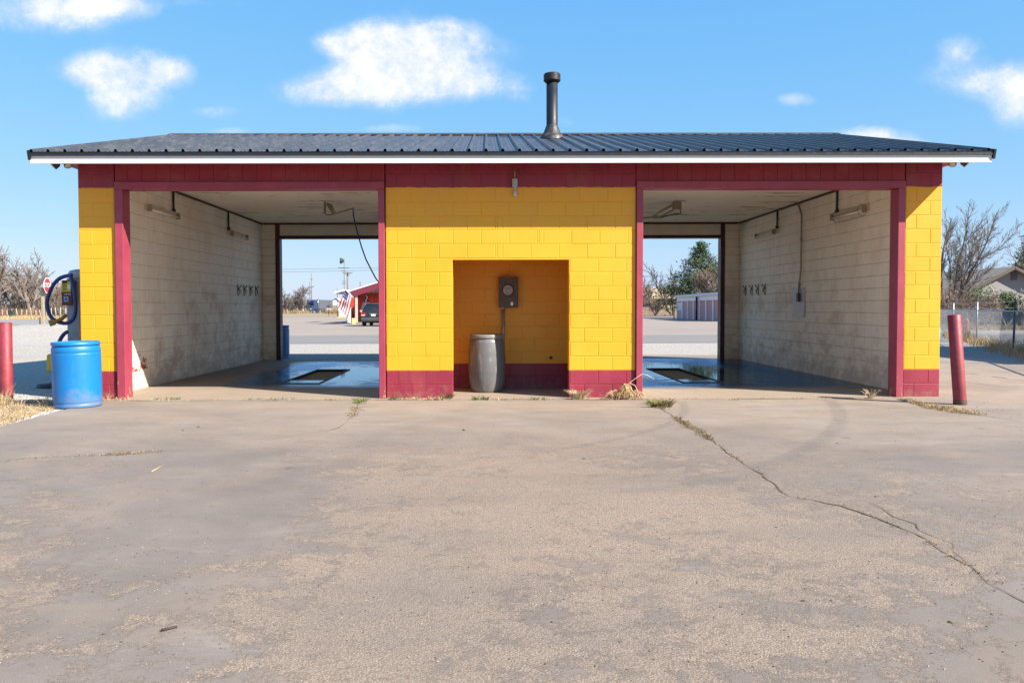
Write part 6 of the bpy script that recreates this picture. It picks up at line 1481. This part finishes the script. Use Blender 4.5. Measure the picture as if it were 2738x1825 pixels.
# hydrant
q = gr(2584, 886); hy = thing('fire_hydrant', 'faded red orange fire hydrant behind the chain-link fence', 'hydrant', (q.x, q.y, 0)); M_HYD = simple('hydrant_paint', (.46, .085, .05), .6, var=.25, scale=8); Mx = Matrix.Translation((q.x, q.y, -.03))
mb = MB(); mb.lathe([(.16, 0), (.16, .05), (.11, .07), (.11, .5), (.14, .52), (.14, .56), (.11, .58)], 20, Mx); mb.build('barrel_pipe', M_HYD, hy); mb = MB(); mb.lathe([(.125, .585), (.12, .64), (.08, .72), (.035, .75), (.035, .80), (.001, .80)], 20, Mx); mb.build('bonnet', M_HYD, hy)
for d in ((1, 0, 0), (-1, 0, 0), (0, -1, 0)):
    d = Vector(d); c = Vector((q.x, q.y, .42)); mb = MB(); mb.tube([c, c + d * .17], .055 if d.y == 0 else .075, 12); mb.tube([c + d * .15, c + d * .20], .065 if d.y == 0 else .085, 12); mb.build('outlet', M_HYD, hy)
q2 = at(2580, 836, q.y + .3); mb = MB(); mb.tube([(q.x + .1, q.y, .7), (q2.x - .02, q.y + .1, q2.z)], .012, 5); mb.build('flag_rod', M_LIGHTBARK, hy)
# grey house with gable, dark board fence, shrubs
Zg = 62; Yg = dep(Zg); ap = at(2701, 713, Yg); el = at(2536, 806, Yg); er = at(2738 + 120, 790, Yg); eg = at(2626, 752, Yg)
M_GRYW = simple('grey_stucco', (.25, .235, .245), .85, var=.08); M_SHG = simple('brown_shingle', (.27, .22, .17), .9, var=.3, scale=3, coords='pos')
gh = thing('grey_house', 'grey house with a long low-pitched gable behind the shrubs', 'house', (ap.x, Yg, 0))
slp = (ap.z - eg.z) / (ap.x - eg.x); xl_ = eg.x - 3.6; xr2 = ap.x + 6.5
mb = MB(); mb.prism([(xl_ + .5, 0), (xr2, 0), (xr2, ap.z - slp * (xr2 - ap.x) - .1), (ap.x, ap.z - .12), (xl_ + .5, ap.z - slp * (ap.x - xl_ - .5) - .12)], lambda u, w, d: (u, d, w), Yg, Yg + 9); mb.build('wall', M_GRYW, gh)
mb = MB()
for x0, x1_ in ((xl_, ap.x), (ap.x, xr2 + .6)):
    z0, z1_ = ap.z - slp * abs(ap.x - x0), ap.z - slp * abs(ap.x - x1_)
    mb.add([(x0, Yg - .6, z0), (x1_, Yg - .6, z1_), (x1_, Yg + 9.5, z1_), (x0, Yg + 9.5, z0), (x0, Yg - .6, z0 - .1), (x1_, Yg - .6, z1_ - .1), (x1_, Yg + 9.5, z1_ - .1), (x0, Yg + 9.5, z0 - .1)], [(0, 1, 2, 3), (7, 6, 5, 4), (0, 4, 5, 1), (3, 2, 6, 7), (0, 3, 7, 4), (1, 5, 6, 2)])
mb.build('roof', M_SHG, gh)
mb = MB()
for x0, x1_ in ((xl_, ap.x), (ap.x, xr2 + .6)): mb.beam((x0, Yg - .63, ap.z - slp * abs(ap.x - x0) - .10), (x1_, Yg - .63, ap.z - slp * abs(ap.x - x1_) - .10), .05, .2)
mb.build('barge_board', simple('barge_brown', (.10, .075, .06), .8), gh)
c = at(2711, 735, Yg); mb = MB(); mb.box(c.x - .24, c.x + .24, Yg - .05, Yg - .004, c.z - .42, c.z + .42)
lv = mb.build('louvre', simple('louvre_grey', (.11, .11, .12), .7), gh); mb = MB()
for k in range(7): mb.obox((c.x, Yg - .07, c.z - .34 + k * .11), (Vector((1, 0, 0)), Vector((0, 1, -.7)), Vector((0, .7, 1))), (.22, .035, .008))
mb.build('louvre_slats', simple('louvre_slat', (.16, .16, .17), .7), lv)
Ybf = dep(57); board_fence('board_fence', 'dark board fence below the grey house behind the chain-link', Vector((at(2545, 824, Ybf).x, Ybf, 0)), Vector((at(2900, 824, Ybf).x, Ybf, 0)), at(2640, 806, Ybf).z, M_BRDD)
Ybm = dep(60); board_fence('board_fence', 'reddish brown board fence next to the yellow block pier', Vector((at(2440, 824, Ybm).x, Ybm, 0)), Vector((at(2540, 824, Ybm).x, Ybm, 0)), at(2530, 799, Ybm).z, M_BRDM)
for k, (px, Z, w, d, h, n, lab, mt_) in enumerate(((2628, 58.5, 2.6, 1.4, 2.95, 5200, 'dark rounded evergreen shrub under the left slope of the grey gable', M_NEEDLE), (2682, 56, 1.7, 1.2, 2.75, 4200, 'sunlit yellow-green shrub against the grey house wall', M_SHRUB), (2735, 55.5, 1.6, 1.2, 2.6, 3600, 'olive shrub at the picture edge beside the grey house', M_SHRUB))):
    c = at(px, 824, dep(Z)); shrub('shrub', lab, (c.x, dep(Z), -.03), w, d, h, n, 60 + k, mt_, .075, group='shrubs by the grey house')
# big bare tree and its companions
q = at(2560, 860, dep(58.8)); bare_tree('bare_tree', 'large vase-shaped bare tree rising right beside the building', (q.x - .5, dep(58.8), -.03), at(2575, 536, dep(58.8)).z, 73, 7, .12, dict(rmin=.0085, levels=4, kids=[6, 6, 6, 4], seg=[6, 6, 5, 4, 3], jit=.07, ang=(18, 44), up=.055, len=(.34, .54), **{'from': [.28, .12, .1, .1]}), M_BARK, M_TWIG, splay=.36, L0=.66)
for k, (px, top, lean, lab) in enumerate(((2530, 742, -.1, 'tangled low bare bush next to the yellow pier, under the big bare tree'), (2585, 752, .25, 'tangled low bare bush between big bare tree trunk and grey roof'))):
    c = at(px, 850, dep(55)); bare_tree('bare_bush', lab, (c.x, dep(55), -.03), at(px, top, dep(55)).z, 80 + k, 9, .035, dict(rmin=.010, levels=3, kids=[6, 6, 5], jit=.16, ang=(18, 60), up=-.02), M_LIGHTBARK, M_TWIGR, 'bush', splay=.8, L0=.5, lean=(lean, 0))
for k, (px, top, Z, lab) in enumerate(((2692, 742, 55, 'pale spindly sapling in front of the grey gable wall'), (2736, 735, 54.5, 'pale spindly sapling at the picture edge by the grey house'))):
    c = at(px, 850, dep(Z)); bare_tree('sapling', lab, (c.x, dep(Z), -.03), at(px, top, dep(Z)).z, 90 + k, 2, .03, dict(rmin=.010, levels=3, kids=[4, 5, 4], jit=.10, ang=(16, 40)), M_LIGHTBARK, M_LIGHTBARK, splay=.35)
# pink roofed house, olive tree, evergreen
Yp = dep(100); a, b2 = at(2598, 824, Yp), at(2700, 824, Yp); zw, zr_ = at(2640, 748, Yp).z, at(2640, 731, Yp).z
ph = thing('pink_roof_house', 'house with pinkish metal roof and small dormer behind the grey gable', 'house', (a.x, Yp, 0)); mb = MB(); mb.box(a.x + .4, b2.x, Yp, Yp + 9, 0, zw); mb.build('wall', simple('house_cream', (.55, .50, .44), .8), ph)
M_PINK = simple('pink_metal_roof', (.38, .13, .16), .45, .2, var=.12, scale=2); mb = MB(); mb.prism([(Yp - .6, zw), (Yp + 9.6, zw), (Yp + 4.5, zr_)], lambda u, w, d: (d, u, w), a.x, b2.x + .4)
for k in range(16): x = a.x + .15 + k * .4; mb.beam((x, Yp - .6, zw + .02), (x, Yp + 4.5, zr_ + .02), .05, .06)
mb.build('roof', M_PINK, ph); mb = MB(); mb.box(a.x - .02, b2.x + .42, Yp - .68, Yp - .58, zw - .14, zw + .02); mb.build('gutter', M_WHT, ph)
c = at(2640, 737, Yp - .1); w = 1.05; mb = MB(); mb.prism([(c.x - w, zw + .03), (c.x + w, zw + .03), (c.x, zr_ - .12)], lambda u, v, d: (u, d, v), Yp - .5, Yp + 3.2); mb.build('dormer', simple('dormer_grey', (.40, .34, .34), .7), ph)
Yo = dep(112); q = at(2650, 824, Yo); shrub('olive_tree', 'rounded olive brown tree behind the pink metal roof', (q.x, Yo, 0), 2.9, 2.2, at(2650, 698, Yo).z - .6, 5200, 77, m_needle('olive_leaf', (.13, .12, .055), (.21, .17, .09), (.30, .24, .13)), .11, 'tree')
Yv = dep(80); q = at(2748, 824, Yv); evergreen('evergreen_tree', 'dark evergreen with layered boughs at the picture edge behind the grey house', (q.x, Yv, 0), at(2748, 622, Yv).z, 3.0, 66, dens=1.3, bare_low=.12, ragged=.55)
bare_tree('bare_tree', 'sparse twig tips entering the sky at the picture edge', (at(2790, 824, dep(70)).x, dep(70), 0), at(2790, 560, dep(70)).z, 95, 3, .10, dict(rmin=.014, levels=3, kids=[4, 4, 4], jit=.12), M_TWIG, M_TWIG, splay=.4)
# shed outside the frame, added so that its shade falls on the right-hand slab
nb = thing('shade_shed', 'low pale metal shed out of view right of the drive, added to cast shade', 'building', (18.2, 6.0, 0))
mb = MB(); mb.box(16.2, 22, 4.6, 12.0, -.02, 3.4); mb.build('wall', M_STW, nb); mb = MB(); mb.prism([(15.8, 3.4), (22.4, 3.4), (19.1, 4.2)], lambda u, w, d: (u, d, w), 4.2, 12.4); mb.build('roof', M_ROOF, nb)
